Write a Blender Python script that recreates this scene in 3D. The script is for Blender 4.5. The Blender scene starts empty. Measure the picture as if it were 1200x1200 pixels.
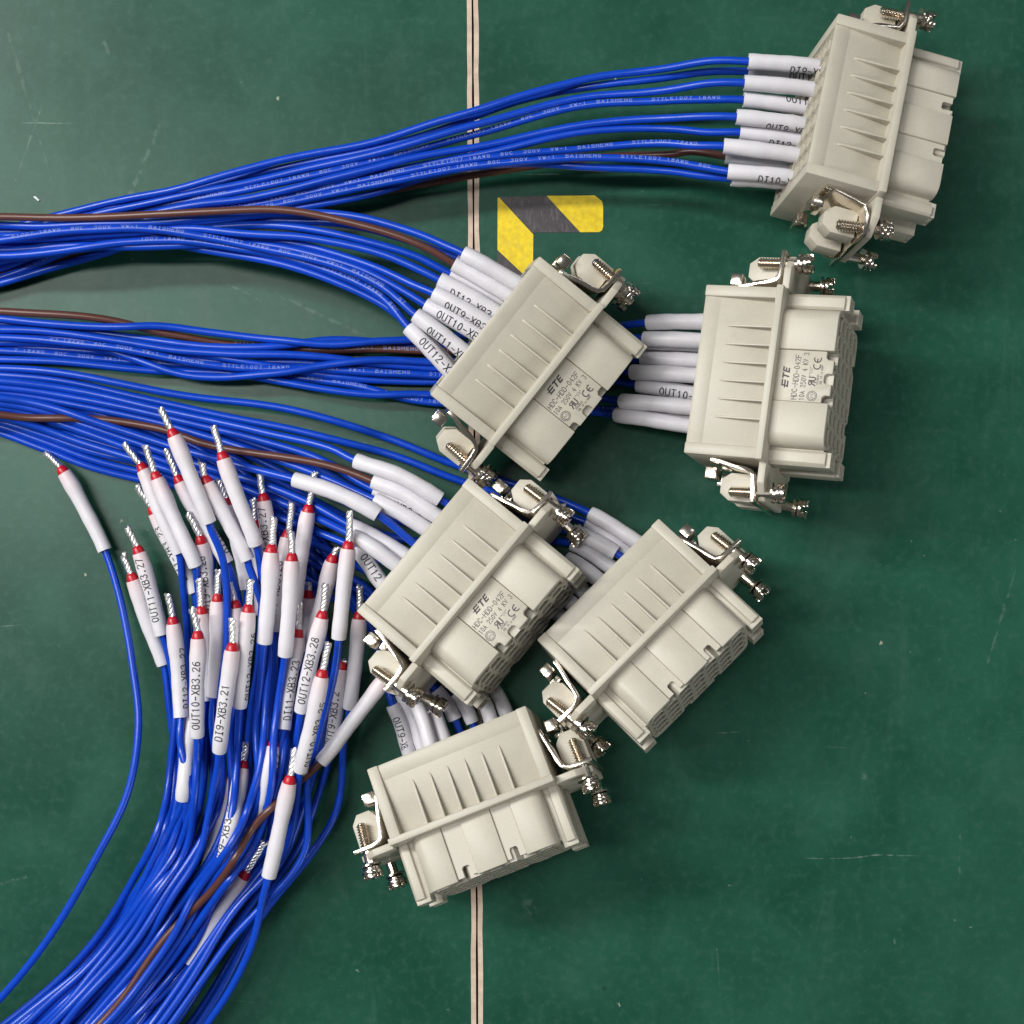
import bpy, bmesh, math, random
import numpy as np
from mathutils import Matrix, Vector, kdtree
rng = random.Random(7)
SC = bpy.context.scene
COL = SC.collection
MM = 0.001

# ------------------------------------------------------------------ camera, lamps, exposure
CAM_H, FIELD = 420.0, 285.0            # mm above the table, mm of table across the frame
cam = bpy.data.cameras.new("camera")
cam.sensor_width = 36; cam.sensor_fit = 'HORIZONTAL'
cam.lens = 36 * CAM_H / FIELD
cam.clip_start = 0.01; cam.clip_end = 50
camo = bpy.data.objects.new("camera", cam)
camo.location = (0, 0, CAM_H * MM)
COL.objects.link(camo); SC.camera = camo

world = bpy.data.worlds.new("World"); SC.world = world
world.use_nodes = True
bg = world.node_tree.nodes["Background"]
bg.inputs[0].default_value = (0.93, 0.97, 1.0, 1)
bg.inputs[1].default_value = 0.085

def lamp(name, loc, target, sx, sy, power, col=(1, 1, 1)):
    l = bpy.data.lights.new(name, 'AREA'); l.shape = 'RECTANGLE'
    l.size = sx; l.size_y = sy; l.energy = power; l.color = col
    o = bpy.data.objects.new(name, l); o.location = loc
    d = Vector(target) - Vector(loc)
    z = -d.normalized(); x = Vector((1, 0, 0)); y = z.cross(x).normalized(); x = y.cross(z)
    o.rotation_euler = Matrix((x, y, z)).transposed().to_euler()
    COL.objects.link(o); return o
lamp("ceiling_tube_near", (-0.55, 0.16, 1.35), (0, 0, 0), 0.8, 0.12, 8.5, (1.0, 0.985, 0.955))
lamp("ceiling_tube_left", (-1.30, 0.62, 1.35), (0, 0, 0), 1.2, 0.12, 34, (1.0, 0.985, 0.95))
lamp("ceiling_tube_far", (0.9, 1.1, 1.7), (0, 0, 0), 1.2, 0.12, 3.0, (0.97, 0.99, 1.0))
lamp("front_fill", (1.35, -1.05, 0.95), (0, 0, 0), 1.2, 0.12, 7.5, (1.0, 0.985, 0.95))  # added fill, set low at the front right to brighten the contact faces

SC.view_settings.view_transform = 'Standard'
SC.view_settings.look = 'None'
SC.view_settings.exposure = 0.0
SC.view_settings.gamma = 1.0
SC.view_settings.use_curve_mapping = False

def px(x, y, z=0.0):
    """a spot of the table plan (plan units) at height z mm -> mm"""
    k = FIELD / 1200.0 * (CAM_H - z) / CAM_H
    return np.array(((x - 600) * k, (600 - y) * k, z))

# ------------------------------------------------------------------ materials
def new_mat(name, col, rough=0.5, metal=0.0, spec=0.5):
    m = bpy.data.materials.new(name); m.use_nodes = True
    b = m.node_tree.nodes["Principled BSDF"]
    b.inputs["Base Color"].default_value = (*col, 1)
    b.inputs["Roughness"].default_value = rough
    b.inputs["Metallic"].default_value = metal
    b.inputs["Specular IOR Level"].default_value = spec
    return m

class NT:
    def __init__(s, m): s.t = m.node_tree; s.b = s.t.nodes["Principled BSDF"]
    def n(s, k, **kw):
        o = s.t.nodes.new(k)
        for a, v in kw.items():
            if a.startswith("i_"):
                key = a[2:]; key = int(key) if key.isdigit() else key
                inp = o.inputs[key]
                if hasattr(v, "is_linked"): s.t.links.new(v, inp)
                else: inp.default_value = v
            else: setattr(o, a, v)
        return o
    def link(s, a, b): s.t.links.new(a, b)
    def math(s, op, a, b=0.0, c=0.0, clamp=False):
        return s.n('ShaderNodeMath', operation=op, use_clamp=clamp, i_0=a, i_1=b, i_2=c).outputs[0]
    def vmath(s, op, a, b=None, scale=None):
        o = s.n('ShaderNodeVectorMath', operation=op, i_0=a)
        if b is not None:
            if hasattr(b, "is_linked"): s.link(b, o.inputs[1])
            else: o.inputs[1].default_value = b
        if scale is not None:
            if hasattr(scale, "is_linked"): s.link(scale, o.inputs[3])
            else: o.inputs[3].default_value = scale
        return o
    def noise(s, vec, scale, detail=3, rough=0.55, dist=0):
        return s.n('ShaderNodeTexNoise', i_Vector=vec, i_Scale=scale, i_Detail=detail, i_Roughness=rough, i_Distortion=dist).outputs[0]
    def ramp(s, f, a, b, smooth=True):
        o = s.n('ShaderNodeMapRange', i_0=f, i_1=a, i_2=b)
        if smooth: o.interpolation_type = 'SMOOTHSTEP'
        return o.outputs[0]
    def mix(s, f, a, b):
        o = s.n('ShaderNodeMix', data_type='RGBA')
        for k, v in ((0, f), (6, a), (7, b)):
            if hasattr(v, "is_linked"): s.link(v, o.inputs[k])
            else: o.inputs[k].default_value = v if k == 0 else (*v, 1)
        return o.outputs[2]
    def bump(s, h, strength, dist):
        o = s.n('ShaderNodeBump', i_Strength=strength, i_Distance=dist, i_Height=h)
        s.link(o.outputs[0], s.b.inputs["Normal"])

def speckle(m, scale, amount, bumpd=0.00002, rough_var=0.08, dirt=None, place=False):
    t = NT(m); co = t.n('ShaderNodeNewGeometry').outputs['Position'] if place else t.n('ShaderNodeTexCoord').outputs['Object']
    base = tuple(t.b.inputs["Base Color"].default_value)[:3]; r = t.b.inputs["Roughness"].default_value
    n1 = t.noise(co, scale, 4); n2 = t.noise(co, scale * 0.06, 3)
    f = t.math('ADD', t.math('MULTIPLY', n1, 0.5), t.math('MULTIPLY', n2, 0.5))
    f = t.ramp(f, 0.3, 0.7)
    lo = tuple(c * (1 - amount) for c in base); hi = tuple(min(1, c * (1 + amount)) for c in base)
    c = t.mix(f, lo, hi)
    if dirt:
        d = t.ramp(t.noise(co, 120, 5, 0.65), 0.60, 0.75)
        c = t.mix(t.math('MULTIPLY', d, dirt[1]), c, dirt[0])
    t.link(c, t.b.inputs["Base Color"])
    t.link(t.math('MULTIPLY_ADD', n2, rough_var * 2, r - rough_var), t.b.inputs["Roughness"])
    if bumpd: t.bump(n1, 0.5, bumpd)
    return m

M = {}
M['plastic'] = speckle(new_mat("beige_plastic", (0.505, 0.475, 0.395), 0.44), 2600, 0.06, 0.00007, 0.08, ((0.37, 0.33, 0.26), 0.22), True)
M['print'] = new_mat("grey_print", (0.055, 0.045, 0.05), 0.6)
M['nickel'] = speckle(new_mat("nickel_plate", (0.74, 0.67, 0.58), 0.20, 1.0), 900, 0.08, 0.00003, 0.05)
M['tin'] = speckle(new_mat("tinned_copper", (0.96, 0.95, 0.92), 0.36, 0.9), 1500, 0.08, 0.00002, 0.05)
M['blue'] = speckle(new_mat("blue_insulation", (0.003, 0.057, 0.52), 0.30), 350, 0.12, 0.00001)
M['brown'] = speckle(new_mat("brown_insulation", (0.105, 0.040, 0.030), 0.33), 350, 0.12, 0.00001)
M['sleeve'] = speckle(new_mat("white_sleeve", (0.735, 0.72, 0.765), 0.42), 700, 0.03, 0.00002)
M['ink'] = new_mat("black_ink", (0.012, 0.012, 0.014), 0.6)
M['wireink'] = new_mat("white_ink", (0.27, 0.35, 0.68), 0.6)
M['red'] = speckle(new_mat("red_ferrule", (0.50, 0.006, 0.020), 0.34), 600, 0.10, 0.00001)
for k in ('sleeve', 'red'):
    b = M[k].node_tree.nodes["Principled BSDF"]
    b.inputs["Subsurface Weight"].default_value = 0.25
    b.inputs["Subsurface Radius"].default_value = (0.0012, 0.0009, 0.0009)
    b.inputs["Subsurface Scale"].default_value = 1.0
_t = NT(M['sleeve']); _l = _t.b.inputs["Base Color"].links[0].from_socket
_a = _t.n('ShaderNodeAttribute', attribute_name="blush").outputs['Fac']
_t.link(_t.mix(_a, _l, (0.76, 0.56, 0.58)), _t.b.inputs["Base Color"])
M['wood'] = speckle(new_mat("bare_board_edge", (0.64, 0.50, 0.39), 0.6), 330, 0.25, 0.00006, 0.06, ((0.20, 0.13, 0.08), 0.6))
M['dark'] = new_mat("dark_gap", (0.02, 0.018, 0.015), 0.8)
M['yellow'] = speckle(new_mat("yellow_tape", (0.84, 0.61, 0.004), 0.48), 600, 0.22, 0.00003, 0.05, ((0.45, 0.33, 0.02), 0.35))
M['charcoal'] = speckle(new_mat("charcoal_tape", (0.060, 0.052, 0.058), 0.48), 700, 0.35, 0.00003, 0.05, ((0.16, 0.14, 0.14), 0.5))

def tape_wear(m, pale):
    t = NT(m); co = t.n('ShaderNodeNewGeometry').outputs['Position']
    src = t.b.inputs["Base Color"].links[0].from_socket
    w = t.ramp(t.noise(t.n('ShaderNodeMapping', i_Vector=co, i_Scale=(1500, 260, 1)).outputs[0], 1.0, 3, 0.6), 0.52, 0.68)
    p = t.ramp(t.noise(co, 210, 5, 0.7), 0.56, 0.66)
    c = t.mix(t.math('MULTIPLY', w, 0.35), src, pale); c = t.mix(t.math('MULTIPLY', p, 0.35), c, pale)
    t.link(c, t.b.inputs["Base Color"])
tape_wear(M['charcoal'], (0.19, 0.17, 0.18)); tape_wear(M['yellow'], (0.72, 0.55, 0.06))
def table_material():
    m = new_mat("green_lacquer", (0.02, 0.1, 0.06), 0.40, 0.0, 0.26)
    t = NT(m); co = t.n('ShaderNodeTexCoord').outputs['Object']
    big = t.noise(co, 9, 4, 0.6); mid = t.noise(co, 45, 5, 0.65, 0.4); fine = t.noise(co, 420, 4, 0.6)
    f = t.math('ADD', t.math('MULTIPLY', big, 0.55), t.math('MULTIPLY', mid, 0.45))
    c = t.mix(t.ramp(f, 0.33, 0.68), (0.0080, 0.060, 0.037), (0.019, 0.098, 0.063))
    c = t.mix(t.math('MULTIPLY', t.ramp(fine, 0.45, 0.75), 0.30), c, (0.05, 0.13, 0.10))
    # worn, greyer haze of rubbed lacquer
    worn = t.ramp(t.noise(co, 16, 6, 0.7, 0.6), 0.52, 0.72)
    c = t.mix(t.math('MULTIPLY', worn, 0.20), c, (0.060, 0.135, 0.105))
    wobs = t.vmath('ADD', co, t.vmath('SCALE', t.n('ShaderNodeTexNoise', i_Vector=co, i_Scale=14.0, i_Detail=3.0).outputs[1], scale=0.014).outputs[0]).outputs[0]
    scr = None
    for ang, sx, sy, th, seed in ((20, 9, 700, .735, 0.3), (-62, 7, 600, .742, 1.7), (75, 11, 800, .738, 3.1), (-15, 16, 1000, .745, 5.5)):
        mp = t.n('ShaderNodeMapping', i_Vector=wobs)
        mp.inputs['Location'].default_value = (seed, seed * .7, 0)
        mp.inputs['Rotation'].default_value = (0, 0, math.radians(ang))
        mp.inputs['Scale'].default_value = (sx, sy, 1)
        s = t.ramp(t.noise(mp.outputs[0], 1.0, 2, 0.5), th, th + 0.03)
        gate = t.ramp(t.noise(co, 13 + seed, 2), 0.5, 0.62)
        s = t.math('MULTIPLY', s, gate)
        scr = s if scr is None else t.math('MAXIMUM', scr, s)
    def seg(ax, ay, bx, by, w, k):
        a = px(ax, ay) * MM; b = px(bx, by) * MM; ba = b - a
        pa = t.vmath('SUBTRACT', co, tuple(a)).outputs[0]
        h = t.math('DIVIDE', t.vmath('DOT_PRODUCT', pa, tuple(ba)).outputs['Value'], float(ba @ ba), clamp=True)
        q = t.vmath('SUBTRACT', pa, t.vmath('SCALE', tuple(ba), scale=h).outputs[0]).outputs[0]
        d = t.vmath('LENGTH', q).outputs['Value']
        d = t.math('MULTIPLY_ADD', t.math('SUBTRACT', mid, 0.5), 0.0016, d)
        e = t.math('MULTIPLY', t.ramp(d, w * MM, w * MM * 0.2), t.math('MULTIPLY', t.ramp(fine, 0.3, 0.6), k))
        return e
    for a in ((49, 124, 18, 212, .45, .5), (187, 148, 152, 228, .9, .35), (1190, 668, 1155, 785, .5, .3), (835, 859, 868, 858, .35, .6),
              (1125, 980, 1124, 1030, .7, .4), (620, 1060, 622, 1068, 2.4, .35), (0, 778, 75, 766, .25, -1), (890, 590, 905, 592, .5, .5),
              (0, 1036, 30, 1028, .5, .4), (1048, 1100, 1049, 1112, .5, .7), (128, 64, 122, 50, .8, .35), (1008, 915, 1013, 910, 1.2, .45),
              (60, 210, 10, 40, .5, .25), (840, 1110, 846, 1190, .3, .3), (325, 345, 440, 400, .7, .3), (262, 330, 305, 352, .3, .35)):
        if a[5] < 0: continue
        scr = t.math('MAXIMUM', scr, seg(*a))
    wob = t.vmath('ADD', co, t.vmath('SCALE', t.n('ShaderNodeTexNoise', i_Vector=co, i_Scale=700.0, i_Detail=2.0).outputs[1], scale=0.0022).outputs[0]).outputs[0]
    vo = t.n('ShaderNodeTexVoronoi', i_Vector=wob, i_Scale=95.0)
    sp = t.math('MULTIPLY', t.ramp(vo.outputs['Distance'], 0.060, 0.02), t.ramp(t.n('ShaderNodeSeparateColor', i_0=vo.outputs['Color']).outputs[0], 0.78, 0.80))
    c = t.mix(t.math('MULTIPLY', t.math('MULTIPLY', scr, t.ramp(fine, 0.35, 0.6)), 0.45), c, (0.30, 0.38, 0.33))
    c = t.mix(t.math('MULTIPLY', sp, 0.75), c, (0.50, 0.50, 0.42))
    wob2 = t.vmath('ADD', wob, (1.7, 4.1, 0)).outputs[0]
    vo3 = t.n('ShaderNodeTexVoronoi', i_Vector=wob2, i_Scale=240.0)
    sp3 = t.math('MULTIPLY', t.ramp(vo3.outputs['Distance'], 0.085, 0.03), t.ramp(t.n('ShaderNodeSeparateColor', i_0=vo3.outputs['Color']).outputs[0], 0.80, 0.83))
    sp3 = t.math('MULTIPLY', sp3, t.ramp(t.noise(co, 25, 3), 0.42, 0.6))
    c = t.mix(t.math('MULTIPLY', sp3, 0.5), c, (0.26, 0.32, 0.26))
    smear = t.ramp(t.noise(t.n('ShaderNodeMapping', i_Vector=co, i_Scale=(60, 14, 1)).outputs[0], 1.0, 6, 0.72, 1.2), 0.56, 0.72)
    c = t.mix(t.math('MULTIPLY', smear, 0.22), c, (0.06, 0.14, 0.11))
    vo2 = t.n('ShaderNodeTexVoronoi', i_Vector=t.vmath('ADD', co, (3.3, 1.2, 0)).outputs[0], i_Scale=42.0)
    dk = t.math('MULTIPLY', t.ramp(vo2.outputs['Distance'], 0.055, 0.03), t.ramp(t.n('ShaderNodeSeparateColor', i_0=vo2.outputs['Color']).outputs[1], 0.75, 0.77))
    c = t.mix(t.math('MULTIPLY', dk, 0.7), c, (0.01, 0.03, 0.02))
    t.link(c, t.b.inputs["Base Color"])
    r = t.math('ADD', t.math('MULTIPLY_ADD', mid, 0.14, 0.25), t.math('MULTIPLY', worn, 0.07))
    t.link(r, t.b.inputs["Roughness"])
    t.bump(t.math('ADD', t.math('MULTIPLY', fine, 0.5), mid), 0.35, 0.00008)
    return m
M['table'] = table_material()

# ------------------------------------------------------------------ mesh helpers (mm)
class MB:
    def __init__(s): s.v = []; s.f = []
    def add(s, vs, fs):
        o = len(s.v); s.v += [tuple(map(float, q)) for q in vs]; s.f += [tuple(i + o for i in f) for f in fs]; return s
def box(mb, a, b):
    lo = [min(p, q) for p, q in zip(a, b)]; hi = [max(p, q) for p, q in zip(a, b)]
    v = [((lo, hi)[i][0], (lo, hi)[j][1], (lo, hi)[k][2]) for k in (0, 1) for j in (0, 1) for i in (0, 1)]
    return mb.add(v, [(0, 2, 3, 1), (4, 5, 7, 6), (0, 1, 5, 4), (2, 6, 7, 3), (0, 4, 6, 2), (1, 3, 7, 5)])
def prism(mb, poly, h0, h1, axis='z'):
    """closed outline swept from h0 to h1; the outline's two coordinates go to the two other axes in order"""
    n = len(poly)
    def P(p, h): return {'z': (p[0], p[1], h), 'v': (p[0], h, p[1]), 'u': (h, p[0], p[1])}[axis]
    vs = [P(p, h0) for p in poly] + [P(p, h1) for p in poly]
    fs = [tuple(range(n))[::-1], tuple(range(n, 2 * n))] + [(i, (i + 1) % n, n + (i + 1) % n, n + i) for i in range(n)]
    return mb.add(vs, fs)
def tube(mb, path, radii, seg=12, caps=True, flat=1.0):
    P = np.asarray(path, float); n = len(P)
    T = np.gradient(P, axis=0); T /= np.linalg.norm(T, axis=1)[:, None] + 1e-12
    Z = np.array((0, 0, 1.0)); N = Z - (T @ Z)[:, None] * T; N /= np.linalg.norm(N, axis=1)[:, None] + 1e-9
    B = np.cross(N, T)
    R = np.broadcast_to(np.asarray(radii, float), (n,))
    vs = []; fs = []
    for i in range(n):
        for k in range(seg):
            a = 2 * math.pi * k / seg
            vs.append(P[i] + R[i] * (math.cos(a) * N[i] + flat * math.sin(a) * B[i]))
    for i in range(n - 1):
        for k in range(seg):
            k2 = (k + 1) % seg
            fs.append((i * seg + k, i * seg + k2, (i + 1) * seg + k2, (i + 1) * seg + k))
    if caps:
        fs.append(tuple(range(seg))[::-1]); fs.append(tuple((n - 1) * seg + k for k in range(seg)))
    return mb.add(vs, fs)
def lathe(mb, prof, axis_p, axis_d, seg=16):
    """prof: (distance along axis, radius)"""
    d = np.array(axis_d, float); d /= np.linalg.norm(d); a = np.array(axis_p, float)
    h = np.array((0, 0, 1.0)) if abs(d[2]) < .9 else np.array((1.0, 0, 0))
    x = np.cross(h, d); x /= np.linalg.norm(x); y = np.cross(d, x)
    vs = [a + d * t + r * (math.cos(q) * x + math.sin(q) * y) for t, r in prof for q in (2 * math.pi * k / seg for k in range(seg))]
    fs = []
    for i in range(len(prof) - 1):
        for k in range(seg):
            k2 = (k + 1) % seg
            fs.append((i * seg + k, i * seg + k2, (i + 1) * seg + k2, (i + 1) * seg + k))
    fs.append(tuple(range(seg))[::-1]); fs.append(tuple((len(prof) - 1) * seg + k for k in range(seg)))
    return mb.add(vs, fs)
def mesh(name, mb, mat, bevel=0.0, smooth=False, seg=2, sharp=40):
    me = bpy.data.meshes.new(name)
    me.from_pydata([(x * MM, y * MM, z * MM) for x, y, z in mb.v], [], mb.f)
    bm = bmesh.new(); bm.from_mesh(me)
    bmesh.ops.recalc_face_normals(bm, faces=bm.faces)
    if bevel:
        es = [e for e in bm.edges if len(e.link_faces) == 2 and e.calc_face_angle(0) > math.radians(28)]
        bmesh.ops.bevel(bm, geom=es, offset=bevel * MM, segments=seg, affect='EDGES', profile=0.5, clamp_overlap=True)
    for f in bm.faces: f.smooth = smooth or bool(bevel)
    if smooth or bevel:
        for e in bm.edges:
            if len(e.link_faces) == 2 and e.calc_face_angle(0) > math.radians(sharp): e.smooth = False
    bm.to_mesh(me); bm.free()
    me.materials.append(mat)
    return me
def link(name, me, parent=None, label=None):
    o = bpy.data.objects.new(name, me); COL.objects.link(o)
    if parent is not None: o.parent = parent
    if label: o["label"] = label
    return o
def part(name, mb, mat, parent, **kw):
    return link(name, mesh(name, mb, mat, **kw), parent)
def thing(name, label, cat, group=None, loc=(0, 0, 0)):
    o = bpy.data.objects.new(name, None); COL.objects.link(o); o.location = loc
    o.empty_display_size = 0.01
    o["label"] = label; o["category"] = cat
    if group: o["group"] = group
    return o

# ------------------------------------------------------------------ stroke lettering
def arc(cx, cy, rx, ry, a0, a1, n=7):
    return [(cx + rx * math.cos(math.radians(a0 + (a1 - a0) * i / n)), cy + ry * math.sin(math.radians(a0 + (a1 - a0) * i / n))) for i in range(n + 1)]
G = {  # unit box: width 1, height 1.6
 'A': [[(0, 0), (.5, 1.6), (1, 0)], [(.2, .55), (.8, .55)]],
 'B': [[(0, 0), (0, 1.6), (.6, 1.6), (.9, 1.4), (.9, 1.05), (.6, .85), (0, .85)], [(.6, .85), (1, .62), (1, .22), (.65, 0), (0, 0)]],
 'C': [arc(.5, .8, .5, .8, 40, 320, 10)],
 'D': [[(0, 0), (0, 1.6), (.5, 1.6), (.85, 1.35), (1, .8), (.85, .25), (.5, 0), (0, 0)]],
 'E': [[(1, 1.6), (0, 1.6), (0, 0), (1, 0)], [(0, .85), (.8, .85)]],
 'F': [[(1, 1.6), (0, 1.6), (0, 0)], [(0, .85), (.8, .85)]],
 'G': [arc(.5, .8, .5, .8, 40, 345, 10) + [(1, .75), (.6, .75)]],
 'H': [[(0, 0), (0, 1.6)], [(1, 0), (1, 1.6)], [(0, .85), (1, .85)]],
 'I': [[(.5, 0), (.5, 1.6)], [(.2, 1.6), (.8, 1.6)], [(.2, 0), (.8, 0)]],
 'K': [[(0, 0), (0, 1.6)], [(1, 1.6), (0, .7)], [(.3, .95), (1, 0)]],
 'L': [[(0, 1.6), (0, 0), (1, 0)]],
 'M': [[(0, 0), (0, 1.6), (.5, .7), (1, 1.6), (1, 0)]],
 'N': [[(0, 0), (0, 1.6), (1, 0), (1, 1.6)]],
 'O': [arc(.5, .8, .5, .8, 90, 450, 12)],
 'R': [[(0, 0), (0, 1.6), (.65, 1.6), (1, 1.4), (1, 1.0), (.65, .8), (0, .8)], [(.5, .8), (1, 0)]],
 'S': [[(1, 1.35), (.75, 1.6), (.25, 1.6), (0, 1.35), (0, 1.05), (.25, .85), (.75, .75), (1, .55), (1, .25), (.75, 0), (.25, 0), (0, .25)]],
 'T': [[(0, 1.6), (1, 1.6)], [(.5, 1.6), (.5, 0)]],
 'U': [[(0, 1.6), (0, .35), (.25, 0), (.75, 0), (1, .35), (1, 1.6)]],
 'V': [[(0, 1.6), (.5, 0), (1, 1.6)]],
 'W': [[(0, 1.6), (.25, 0), (.5, 1.1), (.75, 0), (1, 1.6)]],
 'X': [[(0, 0), (1, 1.6)], [(0, 1.6), (1, 0)]],
 'Y': [[(0, 1.6), (.5, .8), (1, 1.6)], [(.5, .8), (.5, 0)]],
 '0': [arc(.5, .8, .45, .8, 90, 450, 12)],
 '1': [[(.2, 1.25), (.5, 1.6), (.5, 0)]],
 '2': [[(0, 1.25), (.2, 1.55), (.6, 1.6), (.95, 1.3), (.9, 1.0), (0, 0), (1, 0)]],
 '3': [[(0, 1.35), (.3, 1.6), (.7, 1.6), (.95, 1.35), (.9, 1.05), (.5, .85), (.9, .68), (1, .35), (.75, 0), (.25, 0), (0, .25)]],
 '4': [[(.75, 0), (.75, 1.6), (0, .5), (1, .5)]],
 '5': [[(.9, 1.6), (.1, 1.6), (.05, .9), (.6, 1.0), (1, .7), (1, .3), (.7, 0), (.25, 0), (0, .2)]],
 '6': [[(.85, 1.5), (.5, 1.6), (.15, 1.25), (0, .6), (.15, .15), (.5, 0), (.85, .15), (1, .5), (.8, .85), (.5, .95), (.1, .75)]],
 '7': [[(0, 1.6), (1, 1.6), (.4, 0)]],
 '8': [arc(.5, 1.2, .4, .4, -90, 270, 9), arc(.5, .4, .5, .4, 90, 450, 9)],
 '9': [[(.9, .85), (.5, .65), (.15, .8), (0, 1.15), (.2, 1.5), (.5, 1.6), (.85, 1.45), (1, 1.0), (.85, .35), (.5, 0), (.15, .1)]],
 '-': [[(.1, .75), (.9, .75)]], '.': [[(.4, .0), (.6, .0), (.6, .15), (.4, .15)]], "'": [[(.5, 1.6), (.5, 1.2)]], '"': [[(.3, 1.6), (.3, 1.2)], [(.7, 1.6), (.7, 1.2)]],
 '*': [arc(.5, 1.3, .2, .2, 0, 360, 5)], ' ': []}
def text_lines(s, h, pitch, cw):
    out = []
    for i, ch in enumerate(s):
        for st in G.get(ch, []): out.append([(i * pitch + x * cw, y / 1.6 * h) for x, y in st])
    return out
def ribbons(mb, lines, w, place, lift0=0.02, maxlen=0.6):
    """place(x, y, lift) -> mm point; each stroke a mitred strip, each a hair above the last"""
    for li, L in enumerate(lines):
        pts = []
        for a, b in zip(L[:-1], L[1:]):
            n = max(1, int(math.hypot(b[0] - a[0], b[1] - a[1]) / maxlen))
            pts += [(a[0] + (b[0] - a[0]) * i / n, a[1] + (b[1] - a[1]) * i / n) for i in range(n)]
        pts.append(L[-1]); P = np.array(pts)
        T = np.gradient(P, axis=0); T /= np.linalg.norm(T, axis=1)[:, None] + 1e-9
        Nn = np.c_[-T[:, 1], T[:, 0]] * w / 2
        P[0] -= T[0] * w / 2; P[-1] += T[-1] * w / 2
        lift = lift0 + (li % 6) * 0.004
        vs = [place(*(p + s * n), lift) for p, n in zip(P, Nn) for s in (1, -1)]
        mb.add(vs, [(2 * i, 2 * i + 1, 2 * i + 3, 2 * i + 2) for i in range(len(P) - 1)])
    return mb

# ------------------------------------------------------------------ table: two boards with a seam
def seam_x(y): return 553.7 + (y - 0) * 5.6 / 1200.0
def seam_pt(off, y, z):
    p = px(seam_x(y), y); return (p[0] + off, p[1], z)
yt, yb = -1500, 2700
def board(side, name, label):
    s = side
    mb = MB(); far = 520.0 * s
    a, b = seam_pt(s * 1.62, yt, 0), seam_pt(s * 1.62, yb, 0)
    prism(mb, [(far, a[1]), (a[0], a[1]), (b[0], b[1]), (far, b[1])], -14, 0)
    o = link(name, mesh(name, mb, M['table'])); o["kind"] = "structure"; o["label"] = label
    mb = MB()
    w = [(seam_pt(s * 0.28, y, 0), seam_pt(s * 1.62, y, 0)) for y in np.linspace(yt, yb, 160)]
    jit = [rng.uniform(-.13, .13) for _ in w]
    inner = [(p[0][0] + j * .6, p[0][1]) for p, j in zip(w, jit)]
    outer = [(p[1][0] + s * 0.1, p[1][1]) for p in w]
    prism(mb, inner + outer[::-1], -13.9, -0.05 if s < 0 else -0.05)
    # the strip is level with the board: its outer edge is tucked under the lacquer's cut edge
    mb2 = MB(); prism(mb2, inner + [(p[1][0] - s * 0.004 + j, p[1][1]) for p, j in zip(w, jit)][::-1], -13.9, 0.012)
    e = part("edge_strip", mb2, M['wood'], o)
    return o
board(-1, "table_top", "green lacquered table board left of the seam with bare edge")
board(1, "table_top", "green lacquered table board right of the seam with bare edge")
mb = MB(); a, b = seam_pt(0, yt, 0), seam_pt(0, yb, 0)
prism(mb, [(a[0] - 6, a[1]), (a[0] + 6, a[1]), (b[0] + 6, b[1]), (b[0] - 6, b[1])], -16, -14.2)
o = link("table_batten", mesh("table_batten", mb, M['dark'])); o["kind"] = "structure"

# ------------------------------------------------------------------ hazard tape corner
tape = thing("hazard_tape", "yellow and dark grey striped L-shaped tape corner stuck on the green table", "tape", loc=tuple(px(645, 275) * MM))
def tpoly(name, pts, mat):
    c = px(645, 275); mb = MB()
    prism(mb, [tuple((px(*p) - c)[:2]) for p in pts], 0.02, 0.16)
    return part(name, mb, mat, tape)
tpoly("yellow_stripe", [(640.5, 229.6), (697, 229.2), (705.5, 236), (706.8, 242), (706.8, 266), (705.5, 270), (702, 272), (680, 272.2)], M['yellow'])
tpoly("dark_stripe", [(585.5, 230.8), (640, 229.9), (679.4, 272.2), (627, 272.6), (625.5, 274.2)], M['charcoal'])
tpoly("yellow_stripe", [(583.2, 232), (584.9, 231.4), (625, 274.9), (624.4, 332), (583, 293)], M['yellow'])
tpoly("dark_stripe", [(582.8, 293.8), (624.3, 333), (624.2, 352), (582.4, 352)], M['charcoal'])

chip = MB(); c0 = px(43, 233)
prism(chip, [(-.9, .5), (-.3, .75), (.95, -.35), (.5, -.75), (-.2, -.1)], 0.02, 0.35)
o = link("plastic_chip", mesh("plastic_chip", chip, M['sleeve'], bevel=.06)); o.location = tuple(c0 * MM)
o["label"] = "tiny white plastic chip lying on the table above the left cable bundle"; o["category"] = "chip"

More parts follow.
